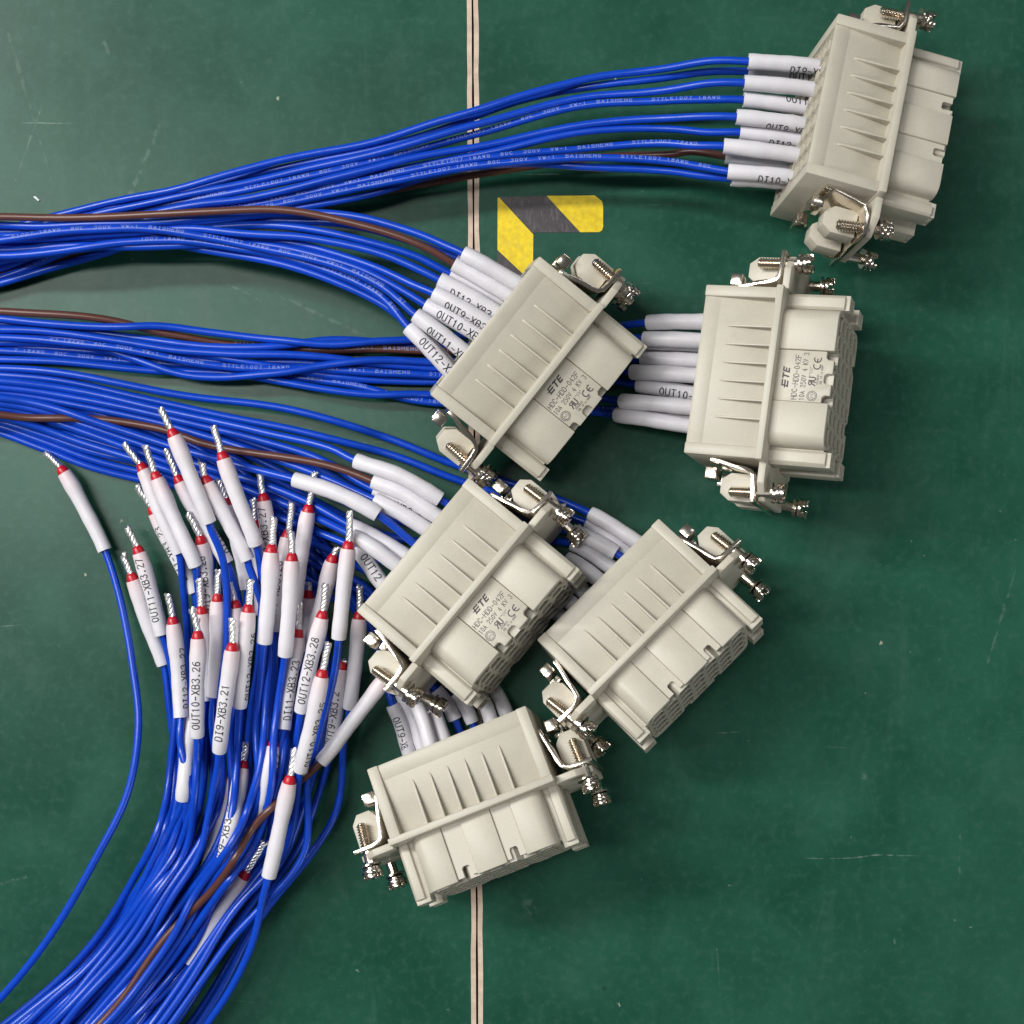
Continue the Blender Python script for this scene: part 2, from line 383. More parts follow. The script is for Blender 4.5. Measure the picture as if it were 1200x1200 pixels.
# ------------------------------------------------------------------ connectors
PIVOT = np.array((0, 17.0, 0))
def L(mb):    # recentre on the pivot
    mb.v = [(x, y - 17.0, z) for x, y, z in mb.v]; return mb
def conn_parts():
    """list of (name, mesh, parent index or None, offset)"""
    out = []
    def add(name, mb, mat, par=None, bevel=.25, **kw):
        out.append((name, mesh(name, L(mb), mat, bevel=bevel, **kw), par, (0, 0, 0))); return len(out) - 1
    P = M['plastic']
    # rear housing: slab with faces sloping down to the flange, raised end strips, rim round the wire entries
    mb = MB()
    prism(mb, [(1.5, -14.5), (1.5, 14.5), (4, 14.62), (18.95, 12.3), (18.95, -12.3), (4, -14.62)], -19.4, 19.4, 'u')
    for s in (1, -1):
        prism(mb, [(0, s * 13.6), (0, s * 14.9), (1.2, s * 15.03), (4.3, s * 14.6), (4.3, s * 13.6)], -19.45, 19.45, 'u')
    add("rear_housing", mb, P, bevel=.2)
    for s in (1, -1):
        mb = MB(); box(mb, (s * 19.3, -.1, -15.5), (s * 22.3, 18.9, 15.5))
        add("end_cheek", mb, P, bevel=.4)
        mb = MB()
        for z in (15.55, -15.55): box(mb, (s * 20.2, .6, z - .12), (s * 20.6, 18.5, z + .12))
    rib = MB(); prism(rib, [(6.4, 14.2), (7.8, 14.6), (18.9, 14.9), (18.9, 12.0), (6.4, 13.6)], -.29, .29, 'u')
    rm = mesh("rib", L(rib), P, bevel=.12)
    rib2 = MB(); prism(rib2, [(6.4, -14.2), (7.8, -14.6), (18.9, -14.9), (18.9, -12.0), (6.4, -13.6)], -.29, .29, 'u')
    rm2 = mesh("rib", L(rib2), P, bevel=.12)
    for k in range(6):
        u = -12 + 4.8 * k
        out.append(("rib", rm, None, (u, 0, 0))); out.append(("rib", rm2, None, (u, 0, 0)))
    # flange ridge and ear plates
    mb = MB(); box(mb, (-22.6, 18.8, -17), (22.6, 20.7, 17)); add("mounting_flange", mb, P, bevel=.35)
    for s in (1, -1):
        mb = MB()
        prism(mb, [(s * 22.5, -13.5), (s * 28, -13.5), (s * 32.2, -9.5), (s * 32.2, 9.5), (s * 28, 13.5), (s * 22.5, 13.5)], 19.3, 21.2, 'v')
        add("flange_ear", mb, P, bevel=.3)
        for z0, z1 in ((2.6, 7.6), (-7.6, -2.6)):
            mb = MB()
            prism(mb, [(s * 25.2, 11), (s * 27, 8.6), (s * 30.6, 8.6), (s * 32.4, 11), (s * 32.4, 17.3), (s * 25.2, 17.3)], z0, z1)
            add("ear_block", mb, P, bevel=.16)
        # plated bracket, a bent strip
        th = .55
        line = [(22.75, 6.3), (23.1, 8.6), (24.2, 12.6), (24.6, 15.6), (25.1, 17.1), (26.2, 18.0), (28, 18.25), (33.0, 18.4)]
        Q = np.array(line); T = np.gradient(Q, axis=0); T /= np.linalg.norm(T, axis=1)[:, None]; N = np.c_[-T[:, 1], T[:, 0]] * th
        mb = MB(); prism(mb, [(s * q[0], q[1]) for q in np.r_[Q + N, (Q - N)[::-1]]], -12.6, 12.6)
        add("earth_bracket", mb, M['nickel'], bevel=.12)
        for z0, z1 in ((3.4, 9.2), (-9.2, -3.4)):
            mb = MB(); box(mb, (s * 24.3, 4.4, z0), (s * 27.4, 7.5, z1)); add("clamp_screw", mb, M['nickel'], bevel=.25)
    # front housing: two C-shaped cheeks, core, raised panels
    for s in (1, -1):
        ar = [(14.6 + 3.2 * math.sin(a), 10.8 + 3.2 * math.cos(a)) for a in np.linspace(0, math.pi / 2, 7)]
        ar2 = [(14.6 + 3.2 * math.cos(a), -10.8 - 3.2 * math.sin(a)) for a in np.linspace(0, math.pi / 2, 7)]
        poly = [(6.7, 11.6), (6.7, 14.0)] + ar + ar2 + [(9.4, -14.0), (9.4, -11.6), (16.8, -11.6), (16.8, 11.6)]
        mb = MB(); prism(mb, [(s * a, b) for a, b in poly], 20.6, 34.9, 'v'); add("front_cheek", mb, P, bevel=.22, sharp=50)
    mb = MB(); box(mb, (-16.9, 20.6, -11.5), (16.9, 25.0, 11.5)); add("front_core", mb, P, bevel=0)
    # printed panel with three notches in its front edge
    poly = [(-6.6, 20.6), (-6.6, 33.0), (-5.0, 33.0), (-4.4, 33.6), (-4.4, 35.0), (-.9, 35.0), (-.9, 33.6), (-.4, 33.0), (1.3, 33.0), (1.8, 33.6), (1.8, 35.0), (4.7, 35.0), (4.7, 33.6), (5.2, 33.0), (6.6, 33.0), (6.6, 20.6)]
    mb = MB(); prism(mb, poly, 11.7, 13.55); pp = add("printed_panel", mb, P, bevel=.15)
    def place(x, y, l): return (-x, -y, 13.55 + l)
    tx = MB()
    def T(s, u0, v, h, pitch, cw, w): ribbons(tx, text_lines(s, h, pitch, cw), w, lambda x, y, l: (u0 - x, v - y, 13.55 + l))
    T("HDC-HDD-042F", 6.1, 26.6, 1.35, .98, .68, .17)
    T("10A 250V 4 KV 3", 6.2, 28.55, 1.25, .83, .56, .16)
    T("E318042", 1.9, 31.7, .5, .36, .26, .09); T("AUL 10 1A 600V", 1.9, 32.5, .5, .36, .26, .09)
    T('*"171"', -.1, 30.0, .8, .42, .3, .09)
    # maker's mark: three slanted bars, T, E
    def slab(pts, l):
        tx.add([(3.2 - (x + .25 * y), 24.3 - y, 13.55 + l) for x, y in pts], [tuple(range(len(pts)))])
    R = lambda x0, y0, x1, y1: [(x0, y0), (x1, y0), (x1, y1), (x0, y1)]
    for r in (R(0, 1.5, 1.7, 1.9), R(-.15, .8, 1.75, 1.2), R(0, .1, 1.7, .5), R(.1, .5, .45, .8), R(.1, 1.2, .45, 1.5), R(-.5, .95, -.15, 1.1)): slab(r, .02)
    for r in (R(2.0, 1.5, 3.5, 1.9), R(2.55, .1, 2.98, 1.5)): slab(r, .024)
    for r in (R(3.75, .1, 4.15, 1.9), R(4.15, 1.5, 5.0, 1.9), R(4.15, .82, 4.9, 1.18), R(4.15, .1, 5.0, .5)): slab(r, .028)
    A = lambda cx, cy, r, a0, a1, n=14: arc(cx, cy, r, r, a0, a1, n)
    # CE, round seal, mirrored RU
    ribbons(tx, [A(0, 0, .85, 75, 285), A(1.75, 0, .85, 75, 285), [(.95, 0), (1.7, 0)]], .30, lambda x, y, l: (-2.8 - x, 30.9 - y, 13.55 + l))
    ribbons(tx, [A(0, 0, 1.25, 0, 360, 20), A(0, 0, .92, 0, 360, 16), [(-.55, -.3), (-.3, .35), (0, -.25), (.3, .35), (.5, -.3)]], .14, lambda x, y, l: (5.0 - x, 30.5 - y, 13.55 + l))
    ribbons(tx, [[(-.1, -.8), (-.1, .8), (-.6, .8), (-.95, .5), (-.6, .1), (-.1, .1)], [(-.5, .1), (-1, -.8)], [(.25, .8), (.25, -.4), (.5, -.8), (.9, -.8), (1.1, -.4), (1.1, .8)]], .30, lambda x, y, l: (1.3 - x, 30.1 - y, 13.55 + l))
    out.append(("panel_print", mesh("panel_print", L(tx), M['print']), pp, (0, 0, 0)))
    # plain side: sunken strips with a notch each, raised centre
    for s in (1, -1):
        mb = MB(); prism(mb, [(s * 4.15, 20.6), (s * 4.15, 34.4), (s * 5.4, 34.4), (s * 5.4, 32.2), (s * 5.8, 31.7), (s * 7.2, 31.7), (s * 7.6, 32.2), (s * 7.6, 34.4), (s * 9.3, 34.4), (s * 9.3, 20.6)], -13.3, -11.7)
        add("sunken_strip", mb, P, bevel=0)
    mb = MB(); box(mb, (-4.1, 20.6, -14.0), (4.1, 34.9, -11.7)); add("centre_panel", mb, P, bevel=.22)
    # keying rails with two little windows in the end
    for s in (1, -1):
        for z in (1, -1):
            mb = MB()
            poly = [(18.3, 3.6), (22.35, 3.6), (22.35, 9.4), (21.4, 10.4), (19.0, 10.4), (18.3, 9.8)] if z > 0 else [(18.3, 3.6), (22.35, 3.6), (22.35, 9.6), (21.7, 10.4), (19.6, 10.4), (19.3, 9.5), (18.3, 9.5)]
            prism(mb, [(s * a, z * b) for a, b in poly], 20.6, 35.2, 'v')
            b0 = lambda a, b, c, d, e, f: box(mb, (s * a, c, z * e), (s * b, d, z * f))
            b0(18.35, 22.3, 35.15, 36.4, 3.65, 4.6); b0(18.35, 22.3, 35.15, 36.4, 8.5, 9.45); b0(18.35, 19.2, 35.15, 36.38, 4.55, 8.55); b0(21.4, 22.28, 35.15, 36.38, 4.55, 8.55); b0(18.9, 21.6, 35.15, 36.36, 6.2, 6.9)
            add("keying_rail", mb, P, bevel=.14)
        mb = MB(); box(mb, (s * 17.7, 20.6, -9.4), (s * 18.6, 34.4, 9.4)); add("side_web", mb, P, bevel=.2)
    # honeycomb of contact cavities at the front and of wire entries at the rear
    def hexring(ro, ri, v0, v1, su=1.0, sz=1.0):
        mb = MB(); vs = []
        for v in (v0, v1):
            for r in (ro, ri):
                for k in range(6):
                    a = math.pi / 3 * k
                    vs.append((su * r * math.cos(a), v, sz * r * math.sin(a)))
        fs = []
        for k in range(6):
            j = (k + 1) % 6
            fs += [(k, j, 12 + j, 12 + k), (6 + k, 18 + k, 18 + j, 6 + j), (12 + k, 12 + j, 18 + j, 18 + k)]
        return mb.add(vs, fs)
    hm = mesh("contact_cavity", L(hexring(2.98, 2.12, 24.9, 35.15, 1.05, 1.06)), P)
    for c in range(7):
        for r in range(4):
            z = (r - 1.5) * 5.5 + (1.2 if c % 2 else -1.2)
            out.append(("contact_cavity", hm, None, ((c - 3) * 4.72, 0, z)))
    em = mesh("wire_entry", L(hexring(3.2, 2.45, .25, 2.2, 1.08, .76)), P)
    for c in range(7):
        for r in range(6):
            z = (r - 2.5) * 4.35 + (1.0 if c % 2 else -1.0)
            out.append(("wire_entry", em, None, ((c - 3) * 5.35, 0, z)))
    return out
def screw_meshes():
    sh = MB(); prof = [(-7.4, .6), (-7.1, 1.1)]
    t = -7.0
    while t < -.6: prof += [(t, 1.0), (t + .34, 1.52)]; t += .72
    prof += [(-.2, 1.36), (4.0, 1.36)]
    lathe(sh, prof, (0, 0, 0), (0, 1, 0), 14)
    wa = MB()
    lathe(wa, [(3.55, 1.3), (3.55, 2.7), (4.0, 2.75), (4.05, 1.3)], (0, 0, 0), (.06, 1, 0), 18)
    lathe(wa, [(4.15, 1.3), (4.15, 2.2), (4.85, 2.2), (4.9, 1.3)], (0, 0, 0), (-.05, 1, .04), 18)
    hd = MB(); lathe(hd, [(4.95, 1.2), (4.95, 2.5), (5.1, 2.65), (6.0, 2.65), (6.05, .3)], (0, 0, 0), (0, 1, 0), 20)
    for q in range(4):      # four lobes leave a cross recess
        a0 = math.pi / 2 * q + .30; a1 = math.pi / 2 * (q + 1) - .30
        poly = [(.62 * math.cos((a0 + a1) / 2), .62 * math.sin((a0 + a1) / 2))] + [(2.58 * math.cos(a), 2.58 * math.sin(a)) for a in np.linspace(a0, a1, 6)]
        prism(hd, poly, 6.0, 7.1, 'v')
    return (mesh("shank", sh, M['nickel'], smooth=True, sharp=20), mesh("washer", wa, M['nickel'], smooth=True, sharp=35), mesh("screw_head", hd, M['nickel'], bevel=.14))
CP = conn_parts(); SM = screw_meshes()
def euler_m(az, tilt, roll):
    az, tilt, roll = map(math.radians, (az, tilt, roll))
    v = np.array((math.cos(az) * math.cos(tilt), math.sin(az) * math.cos(tilt), math.sin(tilt)))
    u = np.cross(v, (0, 0, 1)); u /= np.linalg.norm(u); z = np.cross(u, v)
    c, s = math.cos(roll), math.sin(roll)
    return np.c_[u * c + z * s, v, -u * s + z * c]
CONN = [  # location of the pivot (mm), azimuth, tilt, roll, printed side up?, label
 ((93.0, 99.6, 22.0), -14.0, -5.0, 11.0, 0, "beige connector at the table's upper right corner, plain side up, above the two others there"),
 ((68.6, 33.2, 23.4), -5.8, 23.0, 6.5, 1, "printed beige connector right of the seam below the corner one, honeycomb contact face turned right"),
 ((5.5, 38.3, 21.3), -38.2, -6.7, -2.7, 1, "printed beige connector lying just below the yellow and grey striped tape"),
 ((-10.0, -21.6, 24.0), -39.3, 14.7, 2.3, 1, "printed beige connector in the middle of the heap next to the bare red-collared leads"),
 ((36.5, -32.8, 21.9), -43.8, 19.0, 5.0, 0, "plain-faced beige connector at lower right with honeycomb face toward the empty table"),
 ((-8.4, -77.2, 22.3), -68.9, 18.0, -4.5, 0, "plain-faced beige connector nearest the bottom edge, lying across the wooden seam"),
]
for loc, az, ti, ro, printed, lab in CONN:
    root = thing("rectangular_connector", lab, "connector", "beige connectors on the cable harness")
    R = euler_m(az, ti, ro)
    if not printed: R = R @ np.diag((-1.0, 1.0, -1.0))
    root.matrix_world = Matrix.Translation(Vector(loc) * MM) @ Matrix(R.tolist()).to_4x4()
    made = []
    for name, me, par, off in CP:
        o = link(name, me, root if par is None else made[par]); o.location = Vector(off) * MM; made.append(o)
    for s in (1, -1):
        for z in (1, -1):
            top = (z > 0) == bool(printed)
            slide = rng.uniform(-.3, .8) if top else rng.uniform(1.5, 3.6)
            p = Vector((s * 30.1, 18.9 - 17 + slide, z * 9.9))
            e = bpy.data.objects.new("mounting_screw", SM[0]); COL.objects.link(e); e.parent = root
            e.location = p * MM; e.rotation_euler = (math.radians(rng.uniform(-4, 4)), rng.uniform(0, 3), math.radians(rng.uniform(-9, 5) * -s))
            link("washer", SM[1], e); link("screw_head", SM[2], e)

# ------------------------------------------------------------------ wires
WIRE_R, SLV_R = 1.03, 2.12
WS = []
def W(label, pts, col='blue', s0=None, s1=None, text=None, phi=0.0, toff=4.0, group=None, loose=False, zmax=None, mark=None, slr=SLV_R):
    """pts (plan x, plan y, height mm) from the far end to the near end; sleeve from pts[s0] to pts[s1]"""
    a, b = np.array(pts[0][:2], float), np.array(pts[1][:2], float)
    e = a + (a - b) / np.linalg.norm(a - b) * 260          # the cable goes on well past the frame
    pts = [(e[0], e[1], pts[0][2])] + list(pts)
    s0 = None if s0 is None else s0 + 1; s1 = None if s1 is None else s1 + 1
    WS.append(dict(label=label, pts=pts, col=col, s0=s0, s1=s1, text=text, phi=phi, toff=toff, group=group, loose=loose, zmax=zmax, mark=mark, slr=slr))
ORD = ["topmost", "second", "third", "fourth", "fifth", "sixth", "seventh", "eighth", "ninth", "tenth"]
PRINT = "STYLE1007 18AWG  80C  300V  VW-1  BAISHENG    "

def run(xs, ys, zs): return [(x, y, z) for x, y, z in zip(xs, ys, zs)]
# --- to the connector in the upper right corner
X1 = (-90, 0, 100, 200, 300, 430, 550, 690)
B1 = [ # y at X1, z along, sleeve start, sleeve end, text, phi, colour
 ((292, 274, 247, 224, 199, 170, 134, 93), 15, (877, 72), (957, 78), "DI9-XB3.2", -62, 'blue', None),
 ((298, 279, 251, 228, 204, 174, 139, 98), 12, (876, 84), (950, 92), "OUT12-XB3.", -20, 'blue', None),
 ((304, 286, 256, 234, 211, 182, 150, 116), 14, (872, 97), (948, 104), None, 0, 'blue', None),
 ((312, 292, 261, 239, 219, 188, 158, 121), 13, (871, 117), (942, 126), "OUT10-XB3.", 35, 'blue', (3, 6)),
 ((322, 301, 268, 246, 228, 200, 176, 146), 14, (863, 137), (940, 146), "OUT9-XB3.2", -70, 'blue', None),
 ((332, 308, 274, 251, 234, 206, 182, 152), 12, (867, 155), (937, 164), "DI12-XB3.2", -72, 'blue', None),
 ((342, 316, 281, 256, 240, 213, 188, 172), 14, (848, 171), (934, 182), None, 0, 'blue', (5, 5)),
 ((352, 326, 290, 262, 246, 220, 193, 187), 15, (853, 201), (930, 208), "DI10-XB3.2", -55, 'blue', (2, 2)),
 ((360, 334, 298, 268, 250, 224, 198, 191), 12, (857, 209), (928, 214), None, 0, 'blue', None),
 ((338, 320, 294, 274, 258, 232, 205, 184), 6, (850, 183), (930, 192), None, 0, 'brown', None),
]
for i, (ys, z, a, b, t, phi, c, mk) in enumerate(B1):
    pts = run(X1, ys, (3, 4, 5, z - 4, z - 2, z, z + 1, z + 3))
    zz = 25 - (i % 2) * 3 - (4 if i in (1, 8, 9) else 0)
    mx = (2 * a[0] + 690) / 3 if True else 0
    pts += [(785, ys[-1] + (a[1] - ys[-1]) * .55 - 2, z + 5), (a[0] - 40, a[1] - (0 if i < 7 else 5), zz - 1), (a[0], a[1], zz), ((a[0] + b[0]) / 2, (a[1] + b[1]) / 2 - .6, zz), (b[0], b[1], zz - 1), (b[0] + 22, b[1] + 5, zz - 2)]
    n = len(pts)
    lab = ["blue wire with the topmost white sleeve DI9-XB3.2 entering the upper right corner connector", "blue wire in an OUT12 sleeve under the topmost sleeve at the upper right corner connector",
           "blue wire with unprinted second-row sleeve below the OUT12 one at the upper right corner connector", "blue wire whose sleeve OUT10-XB3 enters the upper right corner connector",
           "blue wire whose sleeve shows half of OUT9 at its lower edge, upper right corner connector", "blue wire in sleeve DI12-XB3 halfway down the upper right corner connector",
           "blue wire with blank sleeve starting farthest left at the upper right corner connector", "blue wire whose lowest sleeve reads DI10-XB3 at the upper right corner connector",
           "blue wire running under the DI10 sleeve at the upper right corner connector", "brown wire on the underside of the topmost cable bundle, crossing the seam"][i]
    W(lab, pts, c, n - 4, n - 1, t, phi, 11 if i < 4 else 8, "wires to the upper right corner connector", mark=mk, slr=2.08)
# --- to the connector below the tape
B2 = [
 ([(-90, 262, 14), (0, 266, 14), (100, 262, 17), (250, 257, 20), (343, 254, 22), (425, 258, 25), (483, 274, 27), (520, 288, 27)], (543, 297), (607, 333), None, 0, 'blue', None, "blue wire with the topmost sleeve entering the connector below the striped tape"),
 ([(-90, 254, 17), (0, 257, 18), (100, 256, 20), (180, 254, 22), (250, 250, 24), (330, 247, 26), (390, 254, 28), (450, 270, 29), (500, 291, 29)], (532, 309), (596, 346), None, 0, 'brown', None, "brown wire along the top of the second bundle into the connector below the striped tape"),
 ([(-90, 272, 12), (0, 275, 12), (120, 271, 15), (250, 264, 18), (320, 266, 20), (402, 277, 23), (483, 298, 24)], (528, 321), (590, 352), None, 0, 'blue', None, "blue wire whose blank sleeve lies under the brown wire's sleeve below the striped tape"),
 ([(-90, 280, 15), (0, 283, 15), (120, 277, 18), (250, 274, 20), (362, 278, 23), (437, 295, 26), (490, 316, 27)], (515, 328), (582, 366), "DI12-XB3.", -48, 'blue', None, "blue wire in sleeve DI12-XB3 going into the connector below the striped tape"),
 ([(-90, 286, 13), (0, 287, 13), (120, 281, 15), (220, 279, 17), (301, 284, 19), (367, 290, 22), (437, 312, 24), (485, 334, 25)], (509, 344), (573, 380), "OUT9-XB3.", -45, 'blue', None, "blue wire in sleeve OUT9-XB3 going into the connector below the striped tape"),
 ([(-90, 291, 14), (0, 293, 14), (120, 284, 15), (250, 283, 17), (320, 288, 19), (374, 302, 22), (425, 319, 24), (475, 343, 25)], (499, 357), (562, 394), "OUT10-XB3", -22, 'blue', None, "blue wire in sleeve OUT10-XB3 going into the connector below the striped tape"),
 ([(-90, 283, 17), (0, 281, 18), (100, 271, 20), (180, 271, 21), (250, 278, 21), (320, 291, 22), (390, 309, 24), (448, 336, 26)], (487, 369), (546, 414), "OUT11-XB3", -38, 'blue', (4, 0), "blue wire in sleeve OUT11-XB3, last but one at the connector below the striped tape"),
 ([(-90, 300, 13), (0, 298, 14), (100, 285, 16), (180, 280, 17), (250, 286, 18), (320, 300, 19), (390, 321, 22), (448, 351, 24)], (479, 384), (528, 436), "OUT12-XB3", 0, 'blue', (5, 12), "blue wire in the lowest sleeve OUT12-XB3 at the connector below the striped tape"),
 ([(-90, 304, 11), (0, 302, 11), (100, 289, 13), (180, 285, 14), (250, 290, 15), (320, 303, 17), (390, 326, 20), (448, 354, 21)], (492, 394), (536, 440), None, 0, 'blue', None, "blue wire hidden beneath the OUT12 sleeve below the striped tape"),
 ([(-90, 268, 10), (0, 272, 10), (100, 266, 13), (250, 260, 16), (343, 258, 18), (425, 263, 20), (483, 279, 22), (515, 293, 22)], (536, 303), (600, 338), None, 0, 'blue', None, "blue wire just under the topmost one at the connector below the striped tape"),
]
for i, (pts, a, b, t, phi, c, mk, lab) in enumerate(B2):
    zz = 29 - (i % 2) * 2 - (5 if i in (2, 8, 9) else 0)
    d = np.array(b) - np.array(a); d = d / np.linalg.norm(d) * 24
    pts = pts + [(a[0], a[1], zz), ((a[0] + b[0]) / 2 + .6, (a[1] + b[1]) / 2 - .6, zz), (b[0], b[1], zz - 1), (b[0] + d[0], b[1] + d[1], zz - 2)]
    n = len(pts)
    W(lab, pts, c, n - 4, n - 1, t, phi, 5.0 if i not in (3, 4, 5) else 4.2, "wires to the connector below the tape", mark=mk)
# --- to the second connector on the right, running under the one below the tape
B3 = [
 ([(-90, 372, 8), (0, 374, 8), (100, 380, 8), (180, 384, 8), (250, 393, 8), (343, 399, 8), (437, 398, 7), (488, 398, 5), (600, 392, 2), (700, 384, 4)], (759, 378), (820, 377), None, 'blue', None, "blue wire with the topmost sleeve at the second connector on the right"),
 ([(-90, 378, 6), (0, 381, 6), (150, 394, 6), (250, 407, 7), (308, 408, 8), (367, 404, 7), (437, 401, 4), (488, 403, 4), (600, 400, 2), (700, 395, 4)], (755, 397), (818, 399), None, 'blue', None, "blue wire with the second sleeve from above at the second connector on the right"),
 ([(-90, 362, 9), (0, 365, 9), (70, 371, 9), (150, 381, 8), (250, 398, 5), (315, 404, 4), (367, 411, 5), (437, 411, 5), (497, 411, 4), (600, 408, 2), (700, 404, 3)], (757, 402), (818, 404), None, 'brown', (0, 20), "brown wire along the upper edge of the third bundle passing under the OUT12-XB3 sleeve"),
 ([(-90, 404, 7), (0, 400, 7), (120, 412, 6), (200, 432, 6), (250, 437, 7), (320, 436, 8), (437, 426, 8), (507, 423, 5), (600, 420, 2), (700, 420, 4)], (752, 421), (816, 423), None, 'blue', None, "blue wire with the third sleeve at the second connector on the right"),
 ([(-90, 386, 8), (0, 388, 8), (120, 398, 8), (250, 414, 8), (320, 419, 8), (437, 428, 6), (511, 430, 5), (600, 430, 2), (690, 432, 4)], (741, 436), (812, 440), None, 'blue', None, "blue wire with the sleeve above the OUT10 one at the second connector on the right"),
 ([(-90, 396, 9), (0, 396, 9), (120, 405, 9), (250, 426, 9), (343, 433, 8), (437, 436, 7), (518, 439, 5), (600, 441, 2), (690, 444, 4)], (747, 451), (812, 461), "OUT10-XB3", 'blue', (7, 3), "blue wire whose sleeve reads OUT10-XB at the second connector on the right"),
 ([(-90, 392, 6), (0, 392, 6), (150, 405, 6), (250, 420, 6), (330, 430, 6), (390, 437, 6), (460, 444, 5), (518, 449, 4), (600, 453, 2), (680, 462, 4)], (729, 470), (806, 477), None, 'blue', None, "blue wire with the blank sleeve just below OUT10 at the second connector on the right"),
 ([(-90, 424, 7), (0, 423, 8), (75, 422, 8), (150, 430, 8), (225, 438, 7), (292, 443, 6), (367, 453, 6), (437, 460, 6), (507, 462, 5), (600, 470, 2), (670, 479, 4)], (723, 486), (805, 499), None, 'blue', None, "blue wire with the lowest sleeve at the second connector on the right"),
 ([(-90, 408, 5), (0, 408, 5), (150, 420, 4), (250, 430, 4), (343, 441, 4), (413, 450, 4), (472, 463, 5), (509, 470, 4), (600, 478, 2), (680, 480, 3)], (735, 480), (806, 489), None, 'blue', (8, 1), "blue wire between the two lowest sleeves of the second connector on the right"),
 ([(-90, 400, 5), (0, 404, 5), (150, 414, 5), (250, 421, 5), (330, 424, 5), (437, 432, 4), (511, 434, 4), (600, 436, 2), (690, 440, 4)], (750, 410), (816, 412), None, 'blue', None, "blue wire deep between the second and third sleeves of the second connector on the right"),
]
for i, (pts, a, b, t, c, mk, lab) in enumerate(B3):
    zz = 20 - (i % 2) * 3 - (5 if i in (2, 8, 9) else 0)
    d = np.array(b) - np.array(a); d = d / np.linalg.norm(d) * 24
    pts = pts + [(a[0], a[1], zz - 4), ((a[0] + b[0]) / 2, (a[1] + b[1]) / 2 - .6, zz - 1), (b[0], b[1], zz - 1), (b[0] + d[0], b[1] + d[1], zz - 2)]
    n = len(pts)
    W(lab, pts, c, n - 4, n - 1, t, -30, 7.0, "wires to the second connector on the right", mark=mk, zmax=(515, 715, 4.6))
# --- lower bundle: to the middle connector
B4 = [
 ([(-90, 446, 10), (0, 449, 10), (100, 461, 11), (200, 483, 12), (304, 507, 15), (387, 526, 19)], (417, 540), (516, 585), (540, 600), None, 0, 'blue', None, "blue wire whose long curved sleeve is topmost at the middle connector", 1),
 ([(-90, 480, 9), (0, 483, 10), (94, 489, 11), (187, 500, 12), (240, 520, 13), (304, 533, 16), (377, 545, 19)], (437, 564), (506, 601), (530, 616), None, 0, 'brown', None, "brown wire bending into the second sleeve of the middle connector", 0),
 ([(-90, 452, 9), (0, 454, 9), (100, 469, 9), (200, 490, 10), (304, 515, 13), (380, 538, 16)], (439, 574), (503, 606), (530, 624), "-XB3.24V", -40, 'blue', None, "blue wire in the sleeve marked XB3.24V at the middle connector", 0),
 ([(-90, 456, 8), (0, 460, 8), (100, 476, 9), (200, 500, 10), (300, 530, 13), (370, 556, 16)], (439, 586), (498, 619), (524, 636), None, 0, 'blue', None, "blue wire with the fourth sleeve at the middle connector, below the XB3.24V one", 0),
 ([(-90, 464, 9), (0, 468, 10), (100, 489, 11), (200, 521, 13), (277, 545, 16)], (345, 562), (443, 603), (500, 650), None, 0, 'blue', None, "blue wire with the sleeve starting farthest left at the middle connector", 1),
 ([(-90, 470, 8), (0, 474, 8), (100, 500, 9), (200, 531, 10), (300, 566, 13), (360, 590, 16)], (409, 615), (470, 648), (495, 664), None, 0, 'blue', None, "blue wire with the sleeve just above the OUT12 ones at the middle connector", 0),
 ([(-90, 476, 7), (0, 480, 7), (100, 506, 8), (200, 540, 9), (300, 580, 11), (360, 603, 14)], (414, 628), (462, 660), (490, 680), None, 0, 'blue', None, "blue wire with the last but one sleeve at the middle connector", 0),
 ([(-90, 484, 7), (0, 489, 7), (100, 516, 8), (200, 552, 9), (300, 596, 11), (370, 622, 14)], (418, 644), (446, 682), (466, 700), "OUT12", 10, 'blue', None, "blue wire in the lowest sleeve OUT12 at the middle connector", 0),
]
for i, (pts, a, b, e, t, phi, c, mk, lab, gap) in enumerate(B4):
    zz = 25 - (i % 2) * 2 - (4 if i in (2, ) else 0)
    bend = (-2, -5) if i == 0 else (0, -5 if i in (1, 4) else -2)
    pts = pts + [(a[0], a[1], zz - 2), ((a[0] + b[0]) / 2 - bend[0], (a[1] + b[1]) / 2 + bend[1], zz), (b[0], b[1], zz - 1), (e[0], e[1], zz - 2)]
    n = len(pts)
    W(lab, pts, c, n - 4, n - 2 if gap else n - 1, t, phi, 3.0 if i != 2 else 6, "wires to the middle connector", mark=mk)
# --- lower bundle: to the lower right connector, passing under the middle one
S5 = [((692, 602), (744, 634), (770, 650), 0), ((688, 613), (733, 645), (758, 660), 0), ((672, 623), (722, 648), (748, 668), 1), ((671, 637), (716, 665), (740, 680), 0),
      ((665, 655), (704, 681), (730, 698), 0), ((664, 678), (694, 703), (716, 720), 0), ((652, 695), (680, 716), (704, 734), 0), ((642, 712), (662, 726), (686, 742), 0)]
P5 = [[(-90, 432, 9), (0, 434, 9), (100, 443, 10), (200, 459, 10), (304, 475, 10), (450, 511, 9), (530, 541, 4), (600, 568, 3), (655, 586, 6)],
      [(-90, 438, 7), (0, 441, 8), (100, 452, 8), (200, 472, 9), (304, 495, 9), (450, 533, 8), (520, 557, 4), (580, 576, 3), (645, 597, 4)]]
for i in range(6):
    y = 446 + i * 7
    P5.append([(-90, y - 4, 5), (0, y, 5), (100, y + 16, 5), (200, y + 38 + 3 * i, 5), (300, 522 + 16 * i, 6), (380, 556 + 18 * i, 5), (450, 588 + 18 * i, 3), (540, 606 + 18 * i, 2), (610, 618 + 16 * i, 2)])
